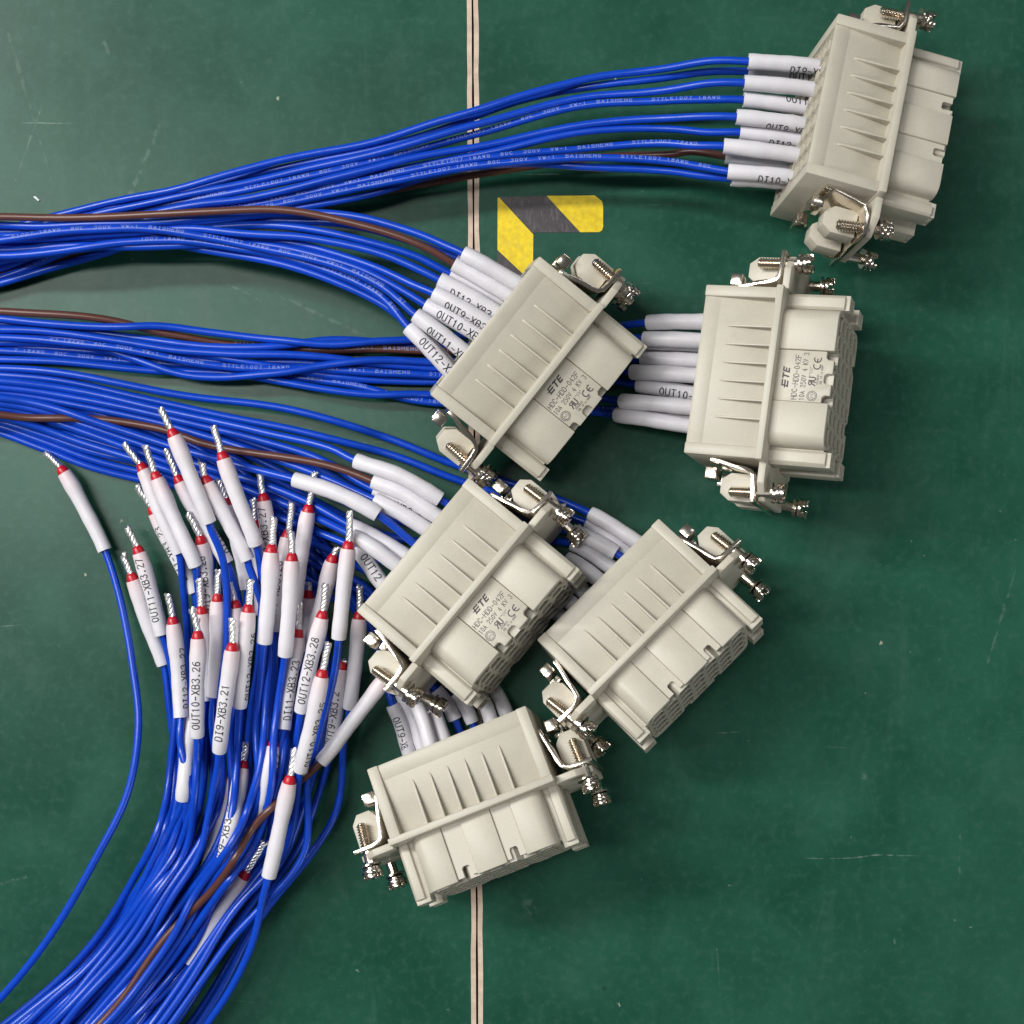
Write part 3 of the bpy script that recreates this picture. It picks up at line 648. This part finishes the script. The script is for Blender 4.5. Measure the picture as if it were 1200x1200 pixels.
for i in range(8):
    a, b, e, gap = S5[i]
    zz = 17 - (i % 2) * 3
    pts = P5[i] + [(a[0], a[1], zz - 5), ((a[0] + b[0]) / 2 + 1, (a[1] + b[1]) / 2 - 1, zz - 2), (b[0], b[1], zz - 1), (e[0], e[1], zz - 2)]
    n = len(pts)
    lab = ["blue wire with the topmost sleeve at the lower right connector, upper edge of its bundle", "blue wire with the second sleeve at the lower right connector, under the first one",
           "blue wire with a short sleeve ending before the lower right connector, blue showing past it", "blue wire with the fourth sleeve from above at the lower right connector",
           "blue wire with the fifth sleeve at the lower right connector, beside the middle connector's rail", "blue wire with the sixth sleeve at the lower right connector, beside the honeycomb gap",
           "blue wire with the seventh sleeve in the dark gap before the lower right connector", "blue wire with the lowest sleeve in the dark gap before the lower right connector"][i]
    W(lab, pts, 'blue', n - 4, n - 2 if gap else n - 1, None, 0, 4, "wires to the lower right connector", zmax=(440, 640, 5.0))
# --- lower bundle: to the bottom connector
S6 = [((460, 826), (477, 876), (486, 900), 0, "OUT9-XB"), ((470, 812), (494, 873), (502, 896), 0, None), ((484, 816), (504, 872), (512, 896), 0, None), ((497, 813), (520, 866), (528, 890), 0, None),
      ((511, 808), (533, 843), (548, 880), 1, None), ((534, 812), (554, 847), (566, 880), 1, None), ((561, 812), (575, 844), (584, 870), 0, None), ((576, 804), (593, 836), (604, 862), 0, None)]
for i in range(8):
    a, b, e, gap, t = S6[i]
    j = 7 - i
    y0 = 505 - j * 6.5
    zz = 16 - (i % 2) * 3
    lo = [(-90, y0 - 22 + j, 4), (0, y0, 4), (52, y0 + 20 - j * 1, 4), (104, y0 + 40 - j * 2, 4), (160, y0 + 55 - j * 2.5, 3), (208, y0 + 66 - j * 3, 3), (300, 632 - j * 9, 3), (370, 694 - j * 10, 3)]
    if i < 4: lo += [(425, 742 - j * 4, 2.5), (a[0] - 10, a[1] - 34, 4)]
    else: lo += [(430, 700 - j * 3, 2.5), (a[0] - 34, a[1] - 50, 2.5)]
    pts = lo + [(a[0], a[1], zz - 5), ((a[0] + b[0]) / 2 + 2, (a[1] + b[1]) / 2 - 1, zz - 2), (b[0], b[1], zz - 1), (e[0], e[1], zz - 2)]
    n = len(pts)
    lab = ["blue wire whose printed sleeve is leftmost at the bottom connector", "blue wire with the sleeve half hidden behind the leftmost one at the bottom connector", "blue wire with the third sleeve from the left at the bottom connector",
           "blue wire with the fourth sleeve from the left at the bottom connector", "blue wire with the first of two short sleeves stopping before the bottom connector", "blue wire with the second of two short sleeves stopping before the bottom connector",
           "blue wire with the last but one sleeve on the right of the bottom connector's row", "blue wire with the rightmost sleeve at the bottom connector"][i]
    W(lab, pts, 'blue', n - 4, n - 2 if gap else n - 1, t, -15, 3.5, "wires to the bottom connector", zmax=(420, 480, 5.0) if i < 4 else (420, 560, 4.0), slr=2.0)

# --- loose ends, ferrules up, tails sweeping out at the lower left
LP = np.array([(203, 850), (199, 930), (185, 985), (160, 1035), (110, 1110), (12, 1200), (-100, 1285)], float)
RP = np.array([(404, 880), (392, 945), (367, 995), (312, 1065), (284, 1105), (224, 1205), (150, 1300)], float)
def tail(t, z, y_from, jit=9):
    P = LP + (RP - LP) * t ** .84
    a = rng.uniform(-1, 1) * jit; b = rng.uniform(-1, 1) * jit
    out = []
    for k, p in enumerate(P):
        w = math.sin(k * 1.1 + t * 20)
        if p[1] > y_from + 55 or k >= 3:
            out.append((p[0] + a * w + b * .6, p[1] + a * w * .3, z + 1.5 * w))
    return out[::-1]
def loose(label, tip, red, end, t, via=(), z=12, zt=6, text=None, phi=0.0, col='blue', own=None, toff=2.5, slim=2.05, short=0.0):
    """tip of bare strands, red collar, lower end of the sleeve, tail position 0..1 across the sweep"""
    tip, red, end = map(lambda q: np.array(q, float), (tip, red, end))
    path = [(*p, zt if len(p) == 2 else None)[:3] if len(p) == 2 else p for p in (own or tail(t, zt, (via[-1][1] if via else end[1])))]
    n = len(via)
    for k, p in enumerate(reversed(via)): path.append((p[0], p[1], zt + (z - zt) * (k + 1) / (n + 1)))
    i0 = len(path)
    m = (red + end) / 2
    perp = np.array((-(red - end)[1], (red - end)[0])); perp /= np.linalg.norm(perp); m = m + perp * rng.uniform(-1.6, 1.6)
    path += [(end[0], end[1], z), (m[0], m[1], z + 1), (red[0], red[1], z + 1.5), (tip[0], tip[1], z + 2.5)]
    W(label, path, col, i0, i0 + 2, text, phi, toff, "loose ferruled wire ends", loose=True, slr=slim)
g = "loose blue wire "
loose(g + "lying apart at far left with a blank white sleeve", (53, 529), (75, 554), (123, 645), 0, z=3.5, own=[(-90, 1262, 3), (0, 1170, 7), (50, 1108, 12), (110, 1010, 14), (150, 930, 13), (163, 850, 11), (155, 780, 8), (140, 700, 5)])
loose(g + "in sleeve OUT11-XB3.27, upper of two leads at the heap's left edge", (149, 616), (163, 648), (190, 744), 0.0, [(193, 752), (202, 800)], 7, 4, "OUT11-XB3.27", 12, toff=4)
loose(g + "with blank sleeve, lower of two leads at the heap's left edge", (142, 648), (156, 680), (192, 779), 0.03, [(196, 800)], 5, 4)
loose(g + "in sleeve DI11-XB3.23, at the upper left of the heap", (160, 569), (181, 601), (228, 694), 0.05, [(230, 705), (226, 780)], 9, 5, "DI11-XB3.23", 25, toff=4)
loose(g + "with the tip leaning left above the DI11-XB3.23 lead, sleeve crossed", (143, 519), (168, 551), (210, 648), 0.07, [(214, 670), (222, 780)], 11, 5)
loose(g + "whose blank sleeve runs over the DI11-XB3.23 lead", (170, 520), (184, 561), (229, 663), 0.10, [(231, 672), (238, 760)], 17, 8)
loose(g + "with a dotted sleeve beneath the tallest one", (195, 525), (211, 565), (266, 660), 0.18, [(272, 676), (281, 712), (272, 800)], 14, 8, "DI10-XB3.28", -70)
loose(g + "with the blank sleeve whose bare tip reaches highest in the heap", (186, 477), (204, 511), (245, 612), 0.22, [(247, 620), (260, 652), (266, 690), (266, 746), (258, 810)], 24, 12)
loose(g + "with a blank sleeve tucked behind the tallest lead", (236, 540), (243, 566), (290, 656), 0.42, [(292, 664), (298, 680), (310, 722), (315, 770), (310, 830)], 20, 14)
loose(g + "with a blank sleeve, second highest tip, leaning left", (251, 498), (262, 538), (300, 638), 0.36, [(302, 646), (306, 690), (304, 760)], 22, 11)
loose(g + "mostly hidden under the second highest lead, red collar and strands showing", (256, 560), (268, 592), (290, 690), 0.33, [(291, 720), (286, 800)], 12, 7)
loose(g + "in a sleeve ending in XB3.27 right of the second highest lead", (302, 549), (309, 587), (320, 690), 0.48, [(321, 720), (316, 800)], 15, 8, "DI10-XB3.27", 20, toff=6)
loose(g + "whose sleeve ends in XB3.26 under a crossing blue wire", (222, 600), (236, 636), (248, 738), 0.16, [(247, 760), (238, 850)], 13, 7, "DI9-XB3.26", 8, toff=6)
loose(g + "with a thick twist of strands beside the OUT10-XB3.26 lead", (233, 677), (236, 719), (240, 820), 0.11, [(238, 850)], 14, 7, "OUT9-XB3.22", 30, toff=8)
loose(g + "with a blank upright sleeve right of the OUT10-XB3.26 lead", (254, 668), (255, 704), (251, 816), 0.20, [(249, 850)], 17, 9)
loose(g + "with dark edge print on its sleeve, lower left of the heap", (198, 695), (203, 731), (212, 841), 0.07, [(213, 870)], 12, 6, "DI12-XB3.27", -66)
loose(g + "in sleeve OUT10-XB3.26, front of the heap", (226, 711), (232, 748), (231, 862), 0.13, [(231, 880)], 22, 12, "OUT10-XB3.26", 0, toff=2.8)
loose(g + "in sleeve DI9-XB3.21, front of the heap", (272, 724), (272, 762), (257, 880), 0.28, [(256, 895)], 24, 13, "DI9-XB3.21", 8, toff=4)
loose(g + "with print along its right edge beside the DI9-XB3.21 lead", (294, 678), (291, 717), (281, 828), 0.36, [(280, 850)], 22, 12, "OUT12-XB3.26", -74)
loose(g + "whose red collar shows between DI9-XB3.21 and the lead right of it", (267, 682), (276, 712), (274, 822), 0.30, [(273, 850)], 15, 8)
loose(g + "with a big red collar and blank sleeve, mid heap", (322, 604), (318, 647), (310, 753), 0.50, [(308, 780), (300, 850)], 22, 12, slim=2.2)
loose(g + "with its collar hidden behind a brighter sleeve, middle right of the heap", (344, 588), (337, 630), (322, 738), 0.56, [(320, 770), (316, 840)], 14, 7, "OUT9-XB3.28", 30)
loose(g + "with a short clean sleeve in front, middle right of the heap", (342, 621), (342, 657), (334, 768), 0.55, [(333, 778), (328, 810), (318, 870)], 23, 13)
loose(g + "leaning right with a long sleeve, third from the heap's right edge", (370, 552), (361, 600), (344, 718), 0.60, [(342, 730), (336, 800)], 16, 9)
loose(g + "with a fine strand tip standing above the OUT12-XB3.28 lead", (395, 640), (389, 658), (362, 762), 0.66, [(359, 780), (346, 850)], 15, 7)
loose(g + "with the blank upright sleeve nearest the middle connector", (412, 598), (408, 643), (397, 748), 0.90, [(396, 758), (391, 790), (385, 817), (372, 872), (362, 905)], 25, 15)
loose(g + "in shade beside the middle connector's metal bracket", (422, 685), (421, 725), (410, 830), 1.0, [(408, 845), (403, 870)], 10, 5)
loose(g + "in sleeve OUT12-XB3.28, right half of the heap", (383, 684), (377, 724), (353, 833), 0.72, [(351, 845), (346, 880)], 21, 11, "OUT12-XB3.28", 5, toff=3)
loose(g + "with a tall white sleeve before the OUT12-XB3.28 lead's lower end", (385, 751), (377, 793), (352, 902), 0.80, [(350, 912)], 26, 14, "OUT10-XB3.25", -62)
loose(g + "in sleeve DI11-XB3.23, right half of the heap", (350, 706), (349, 746), (332, 855), 0.66, [(330, 865), (322, 898)], 17, 9, "DI11-XB3.23", -28, toff=3)
loose(g + "in shaded sleeve OUT9-XB3.2, right edge of the heap", (406, 773), (401, 783), (388, 875), 0.95, [(385, 890)], 7, 4, "OUT9-XB3.2", 20, toff=1)
loose("loose brown wire with a long white sleeve slanting up under the middle connector's screw", (462, 776), (450, 796), (376, 893), 0, z=18, col='brown', own=[(60, 1262, 10), (120, 1197, 12), (187, 1115, 14), (250, 1040, 15), (297, 967, 16), (340, 926, 17)])
loose(g + "with the sleeve lowest on the right of the sweep", (347, 876), (339, 917), (315, 1027), 0, z=20, own=[(190, 1275, 8), (235, 1212, 10), (270, 1160, 12), (295, 1105, 15), (308, 1052, 18)], slim=2.12)
loose(g + "with a red collar half buried between two wires, centre of the sweep", (323, 840), (320, 876), (305, 955), 0.55, [(303, 965)], 12, 5, "OUT11-XB3.22", -50)
loose(g + "buried in the sweep with an OUT9 sleeve", (290, 870), (284, 900), (260, 1014), 0.42, [(258, 1024)], 11, 5, "OUT9-XB3.23", 30)
loose(g + "lying low in the sweep with the lowest red collar", (312, 985), (285, 1028), (222, 1128), 0, z=7.8, own=[(60, 1290, 3), (120, 1225, 4), (190, 1165, 6), (212, 1140, 8)])
loose(g + "with only a sliver of sleeve at the left of the sweep", (230, 800), (228, 830), (214, 936), 0.04, [(213, 945)], 6.6, 3)
loose("loose brown wire with a sliver of sleeve deep in the sweep", (282, 880), (275, 910), (241, 1022), 0, z=7, col='brown', own=[(90, 1290, 3), (150, 1200, 4), (175, 1152, 4), (215, 1075, 5), (236, 1030, 6)])
loose(g + "in deep shade behind the right half of the heap", (362, 681), (361, 700), (356, 760), 0.62, [(352, 790), (338, 860)], 8, 4)
loose(g + "with bright strands and hidden sleeve under the second highest lead's right side", (297, 583), (300, 618), (306, 720), 0.46, [(305, 750), (298, 840)], 10, 5)
# bare tails that join the sweep from under the heap
for k in range(4):
    t = (.14, .38, .63, .85)[k]
    P = LP + (RP - LP) * t
    pts = [(p[0] + rng.uniform(-7, 7), p[1], 3 + rng.uniform(0, 6)) for p in P[::-1]]
    pts += [(P[0][0] + rng.uniform(-4, 4) + 6, 770, 4), (P[0][0] * .85 + 52, 680, 3), (P[0][0] * .8 + 66, 620, 3)]
    W(("blue wire at the lower left sweep's left edge, its end buried under the heap", "blue wire left of centre in the lower left sweep, its end buried under the heap",
       "blue wire right of centre in the lower left sweep, its end buried under the heap", "blue wire at the lower left sweep's right edge, its end buried under the heap")[k], pts, 'blue', group="buried wires of the sweep")

# ---- sample, settle the heights so that wires stack instead of crossing through each other
STEP = 6.0
def spline(pts, step):
    P = np.array(pts, float)
    P = np.vstack([2 * P[0] - P[1], P, 2 * P[-1] - P[-2]])
    out = []; marks = []
    for i in range(1, len(P) - 2):
        p0, p1, p2, p3 = P[i - 1:i + 3]
        d01, d12, d23 = [max(np.linalg.norm((b - a)[:2]), 1e-3) ** .5 for a, b in ((p0, p1), (p1, p2), (p2, p3))]
        m1 = (p1 - p0) / d01 - (p2 - p0) / (d01 + d12) + (p2 - p1) / d12
        m2 = (p2 - p1) / d12 - (p3 - p1) / (d12 + d23) + (p3 - p2) / d23
        m1 = m1 * d12; m2 = m2 * d12
        n = max(2, int(round(np.linalg.norm((p2 - p1)[:2]) / step)))
        marks.append(len(out))
        for k in range(n):
            t = k / n
            out.append((2 * t**3 - 3 * t**2 + 1) * p1 + (t**3 - 2 * t**2 + t) * m1 + (-2 * t**3 + 3 * t**2) * p2 + (t**3 - t**2) * m2)
    marks.append(len(out)); out.append(P[-2])
    return np.array(out), marks
allp = []; allr = []; own = []; zmx = []
for wi, w in enumerate(WS):
    S, mk = spline(w['pts'], STEP); w['S'] = S; w['mk'] = mk
    r = np.full(len(S), WIRE_R)
    if w['s0'] is not None: r[mk[w['s0']]:mk[w['s1']] + 1] = w['slr']
    if w['loose']: r[mk[w['s1']] + 2:] = 0.9
    r_w = random.Random(wi * 31 + 5)
    q1, q2 = r_w.uniform(0, 6.3), r_w.uniform(0, 6.3); k1, k2 = r_w.uniform(1 / 80, 1 / 46), r_w.uniform(1 / 30, 1 / 20)
    nn = np.arange(len(S)); stop = mk[w['s0']] if w['s0'] is not None else len(S)
    amp = np.clip((stop - nn) / 24.0, 0, 1)
    Td = np.gradient(S[:, :2], axis=0); Td /= np.linalg.norm(Td, axis=1)[:, None] + 1e-9
    sway = amp * (2.4 * np.sin(6.28 * k1 * nn + q1) + 0.4 * np.sin(6.28 * k2 * nn + q2)) * (.35 if "apart at far left" in w['label'] else 1)
    S[:, 0] += -Td[:, 1] * sway; S[:, 1] += Td[:, 0] * sway
    S[:, 2] += amp * 1.2 * np.sin(6.28 * k1 * nn * .8 + q2)
    w['r'] = r; w['o'] = len(own)
    zc = np.full(len(S), 60.0)
    if w['zmax']: zc[(S[:, 0] > w['zmax'][0]) & (S[:, 0] < w['zmax'][1])] = w['zmax'][2]
    allp.append(S); allr.append(r); own += [wi] * len(S); zmx.append(zc)
AP = np.vstack(allp); AR = np.concatenate(allr); OW = np.array(own); ZM = np.concatenate(zmx)
Z = AP[:, 2] + np.array([0.6 * math.sin(o * 12.9898) for o in OW])
starts = [w['o'] for w in WS] + [len(OW)]
XY0 = np.array([px(a, b, c)[:2] for a, b, c in AP]); XY = XY0.copy()
mobile = (AR == WIRE_R) & (ZM > 30)
for rnd in range(10):      # ease wires that run on top of one another apart sideways
    kd = kdtree.KDTree(len(XY))
    for i, q in enumerate(XY): kd.insert((q[0], q[1], 0), i)
    kd.balance()
    D = np.zeros_like(XY); cnt = np.zeros(len(XY)) + 1e-6
    for i in np.nonzero(mobile)[0]:
        for co, j, d in kd.find_range((XY[i, 0], XY[i, 1], 0), 1.95):
            if OW[j] != OW[i] and abs(Z[i] - Z[j]) < 3.2:
                v = XY[i] - XY[j]; d = max(d, .05)
                D[i] += v / d * (1.95 - d) * .5; cnt[i] += 1
    D = D / np.maximum(cnt, 1)[:, None]
    XY = XY + D * .6
    off = XY - XY0
    for a, b in zip(starts[:-1], starts[1:]):
        for _ in range(14):
            o = off[a:b]; o[1:-1] = .25 * o[:-2] + .5 * o[1:-1] + .25 * o[2:]
            o[~mobile[a:b]] *= .3
    ln = np.linalg.norm(off, axis=1); off *= np.minimum(1, 1.7 / (ln + 1e-9))[:, None]
    XY = XY0 + off
OFF = XY - XY0
kd = kdtree.KDTree(len(XY))
for i, q in enumerate(XY): kd.insert((q[0], q[1], 0), i)
kd.balance()
pi, pj, need = [], [], []
for i, q in enumerate(XY):
    for co, j, d in kd.find_range((q[0], q[1], 0), AR[i] + 2.35):
        if OW[j] > OW[i]:
            rr = (AR[i] + AR[j]) * 0.97
            if d < rr: pi.append(i); pj.append(j); need.append(math.sqrt(rr * rr - d * d))
pi, pj, need = np.array(pi), np.array(pj), np.array(need)
key = OW[pi].astype(np.int64) * 1000 + OW[pj]
order = np.lexsort((pi, key)); pi, pj, need, key = pi[order], pj[order], need[order], key[order]
brk = np.r_[True, (np.diff(key) != 0) | (np.diff(pi) > 6)]
rid = np.cumsum(brk) - 1                       # one run of contact keeps one over/under order
tot = np.bincount(rid, weights=(Z[pi] - Z[pj]))
sgn = np.where(tot[rid] > 0, 1.0, -1.0)
lastwire = np.zeros(len(OW), bool)
for it in range(70):
    gap = (Z[pi] - Z[pj]) * sgn
    lack = np.clip(need - gap, 0, 3.0)
    up = np.where(sgn > 0, pi, pj); dn = np.where(sgn > 0, pj, pi)
    D = np.zeros(len(Z)); E = np.zeros(len(Z))
    np.maximum.at(D, up, lack); np.maximum.at(E, dn, lack)
    Z = Z + 0.34 * D - 0.22 * E
    Z = np.clip(Z, AR + .05, ZM)
    for a, b in zip(starts[:-1], starts[1:]):
        z = Z[a:b]; 
        for _ in range(2): z[1:-1] = .25 * z[:-2] + .5 * z[1:-1] + .25 * z[2:]
    Z = np.maximum(Z, AR + .05)
    Z += (AP[:, 2] - Z) * 0.012

def sleeve_mesh(mb, P, R, hollow=True, seg=18):
    """outer skin with open ends turned inward"""
    T0 = P[1] - P[0]; T0 /= np.linalg.norm(T0); T1 = P[-1] - P[-2]; T1 /= np.linalg.norm(T1)
    path = [P[0] + T0 * 1.6, P[0] + T0 * .1, P[0]] + list(P[1:-1]) + [P[-1], P[-1] - T1 * .1, P[-1] - T1 * 1.6]
    rad = [R[0] * .74, R[0] * .78, R[0] * .97] + list(R[1:-1]) + [R[-1] * .97, R[-1] * .74, R[-1] * .7]
    Pp = np.array(path); n = len(Pp)
    T = np.gradient(P, axis=0); T /= np.linalg.norm(T, axis=1)[:, None]
    T = np.vstack([T[0], T[0], T, T[-1], T[-1]])
    Zu = np.array((0, 0, 1.0)); N = Zu - (T @ Zu)[:, None] * T; N /= np.linalg.norm(N, axis=1)[:, None]; B = np.cross(N, T)
    vs = [Pp[i] + rad[i] * (math.cos(a) * N[i] + math.sin(a) * B[i]) for i in range(n) for a in (2 * math.pi * k / seg for k in range(seg))]
    fs = [(i * seg + k, i * seg + (k + 1) % seg, (i + 1) * seg + (k + 1) % seg, (i + 1) * seg + k) for i in range(n - 1) for k in range(seg)]
    mb.add(vs, fs)
def along(P):
    d = np.r_[0, np.cumsum(np.linalg.norm(np.diff(P, axis=0), axis=1))]; return d
def wrap_place(P, R, s_off, phi):
    d = along(P); T = np.gradient(P, axis=0); T /= np.linalg.norm(T, axis=1)[:, None]
    def place(x, y, lift):
        s = min(max(s_off + x, 0), d[-1]); i = min(int(np.searchsorted(d, s)), len(d) - 1); i = max(i, 1)
        f = (s - d[i - 1]) / (d[i] - d[i - 1] + 1e-9)
        c = P[i - 1] + (P[i] - P[i - 1]) * f; t = T[i - 1] + (T[i] - T[i - 1]) * f; t = t / np.linalg.norm(t)
        r = R[i - 1] + (R[i] - R[i - 1]) * f
        n = np.array((0, 0, 1.0)) - t[2] * t; n /= np.linalg.norm(n); b = np.cross(n, t)
        a = phi + y / r           # phi > 0: to the left of the reading direction
        return c + (r + lift) * (math.cos(a) * n + math.sin(a) * b)
    return place
for w in WS:
    a, b = w['o'], w['o'] + len(w['S'])
    P = np.array([px(x, y, z) for (x, y, _), z in zip(w['S'], Z[a:b])]); P[:, :2] += OFF[a:b]
    root = thing("lead_wire", w['label'], "wire", w['group'], loc=tuple(np.array((P[0][0], P[0][1], 0)) * MM))
    off = np.array((P[0][0], P[0][1], 0)); P = P - off
    def put(name, mb, mat, parent, **kw): return part(name, mb, mat, parent, **kw)
    mk = w['mk']; last = len(P) if not w['loose'] else mk[w['s1']] + 1
    mb = MB(); tube(mb, P[:last], WIRE_R, 12)
    ins = put("insulation", mb, M[w['col']], root, smooth=True)
    if w['mark']:
        i, o = w['mark']; mb = MB(); d = along(P[:last]); R = np.full(last, WIRE_R)
        pl = wrap_place(P[:last], R, 0, math.radians(22))
        s = 85.0 + o * 3; pitch = 1.22; msg = PRINT[i:] + PRINT * 3
        lim = d[mk[w['s0']]] - 3
        nchar = int((lim - s) / pitch)
        if nchar > 4: ribbons(mb, [[(x + s, y - .45) for x, y in ln] for ln in text_lines(msg[:nchar], .95, pitch, .72)], .13, pl, .03, .2)
        put("cable_print", mb, M['wireink'], ins)
    if w['s0'] is None: continue
    i0, i1 = mk[w['s0']], mk[w['s1']]
    Q = P[i0:i1 + 1]; d = along(Q); Ltot = d[-1]
    # resample finer for a smooth skin
    n = max(10, int(Ltot / 1.1)); s = np.linspace(0, Ltot, n)
    Q = np.c_[[np.interp(s, d, Q[:, k]) for k in range(3)]].T
    for _ in range(2): Q[1:-1] = .25 * Q[:-2] + .5 * Q[1:-1] + .25 * Q[2:]
    R = np.full(n, w['slr'])
    q1, q2 = rng.uniform(0, 6), rng.uniform(0, 6)
    R = R * (1 + .022 * np.sin(s * .55 + q1) + .014 * np.sin(s * 1.3 + q2))
    if w['loose']:
        e = Ltot - s
        R = R * (1 + .07 * np.exp(-((e - 4.5) / 3.0) ** 2) - .07 * np.exp(-(e / 1.1) ** 2) - .03 * (e > 9))
    mb = MB(); sleeve_mesh(mb, Q, R)
    sl = put("marker_sleeve", mb, M['sleeve'], root, smooth=True, sharp=60)
    if w['loose']:       # the red collar's dye shows through the last millimetres of the sleeve
        at = sl.data.attributes.new("blush", 'FLOAT', 'POINT')
        vv = [min(1.0, math.exp(-max(0.0, Ltot - q - 1.0) / 3.0)) * .6 for q in np.r_[s[0], s[0], s, s[-1], s[-1]] for _ in range(18)]
        at.data.foreach_set("value", vv)
    if w['text']:
        mb = MB(); pl = wrap_place(Q, R, w['toff'], math.radians(w['phi']))
        lines = text_lines(w['text'], 2.0, 1.52, 1.02)
        lim = Ltot - w['toff'] - .8
        lines = [[(x, y - 1.0) for x, y in ln] for ln in lines if max(p[0] for p in ln) < lim]
        ribbons(mb, lines, .27, pl, .03, .45)
        put("marker_text", mb, M['ink'], sl)
    if w['loose']:
        T = Q[-1] - Q[-3]; T /= np.linalg.norm(T)
        mb = MB(); p0 = Q[-1] - T * 1.2; r0 = R[-1] * .86
        lathe(mb, [(0, r0 * .8), (1.0, r0), (1.4, r0 * .98), (2.0, r0 * .92), (2.6, r0 * .80), (3.1, r0 * .64), (3.35, r0 * .5), (3.4, .3)], p0, T, 16)
        put("ferrule_collar", mb, M['red'], root, smooth=True, sharp=55)
        A = p0 + T * 2.9; Bp = P[-1]
        D = Bp - A; Ls = np.linalg.norm(D); D /= Ls
        x = np.cross(D, (0, 0, 1)); x /= np.linalg.norm(x); y = np.cross(D, x)
        mb = MB(); k0 = rng.uniform(0, 6); tw = rng.uniform(.85, 1.5); bend = rng.uniform(-.5, .5)
        fray = [rng.choice((0, 0, .1, .35)) for _ in range(5)]
        for h in range(5):
            pts = []
            Lh = max(1.0, Ls - rng.uniform(0, .9)); ns = max(3, int(Lh / .28))
            for q in range(ns + 1):
                t = q / ns * Lh; an = k0 + h * 2 * math.pi / 5 + t * tw
                rr = .54 + .05 * math.sin(t * 3 + h)
                if q >= ns - 2: rr += fray[h] * (q - ns + 3) / 3
                pts.append(A + D * t + x * (rr * math.cos(an) + bend * (t / Ls) ** 2 * 1.2) + y * rr * math.sin(an))
            tube(mb, pts, .42, 6)
        put("bare_strands", mb, M['tin'], root, smooth=True, sharp=60)
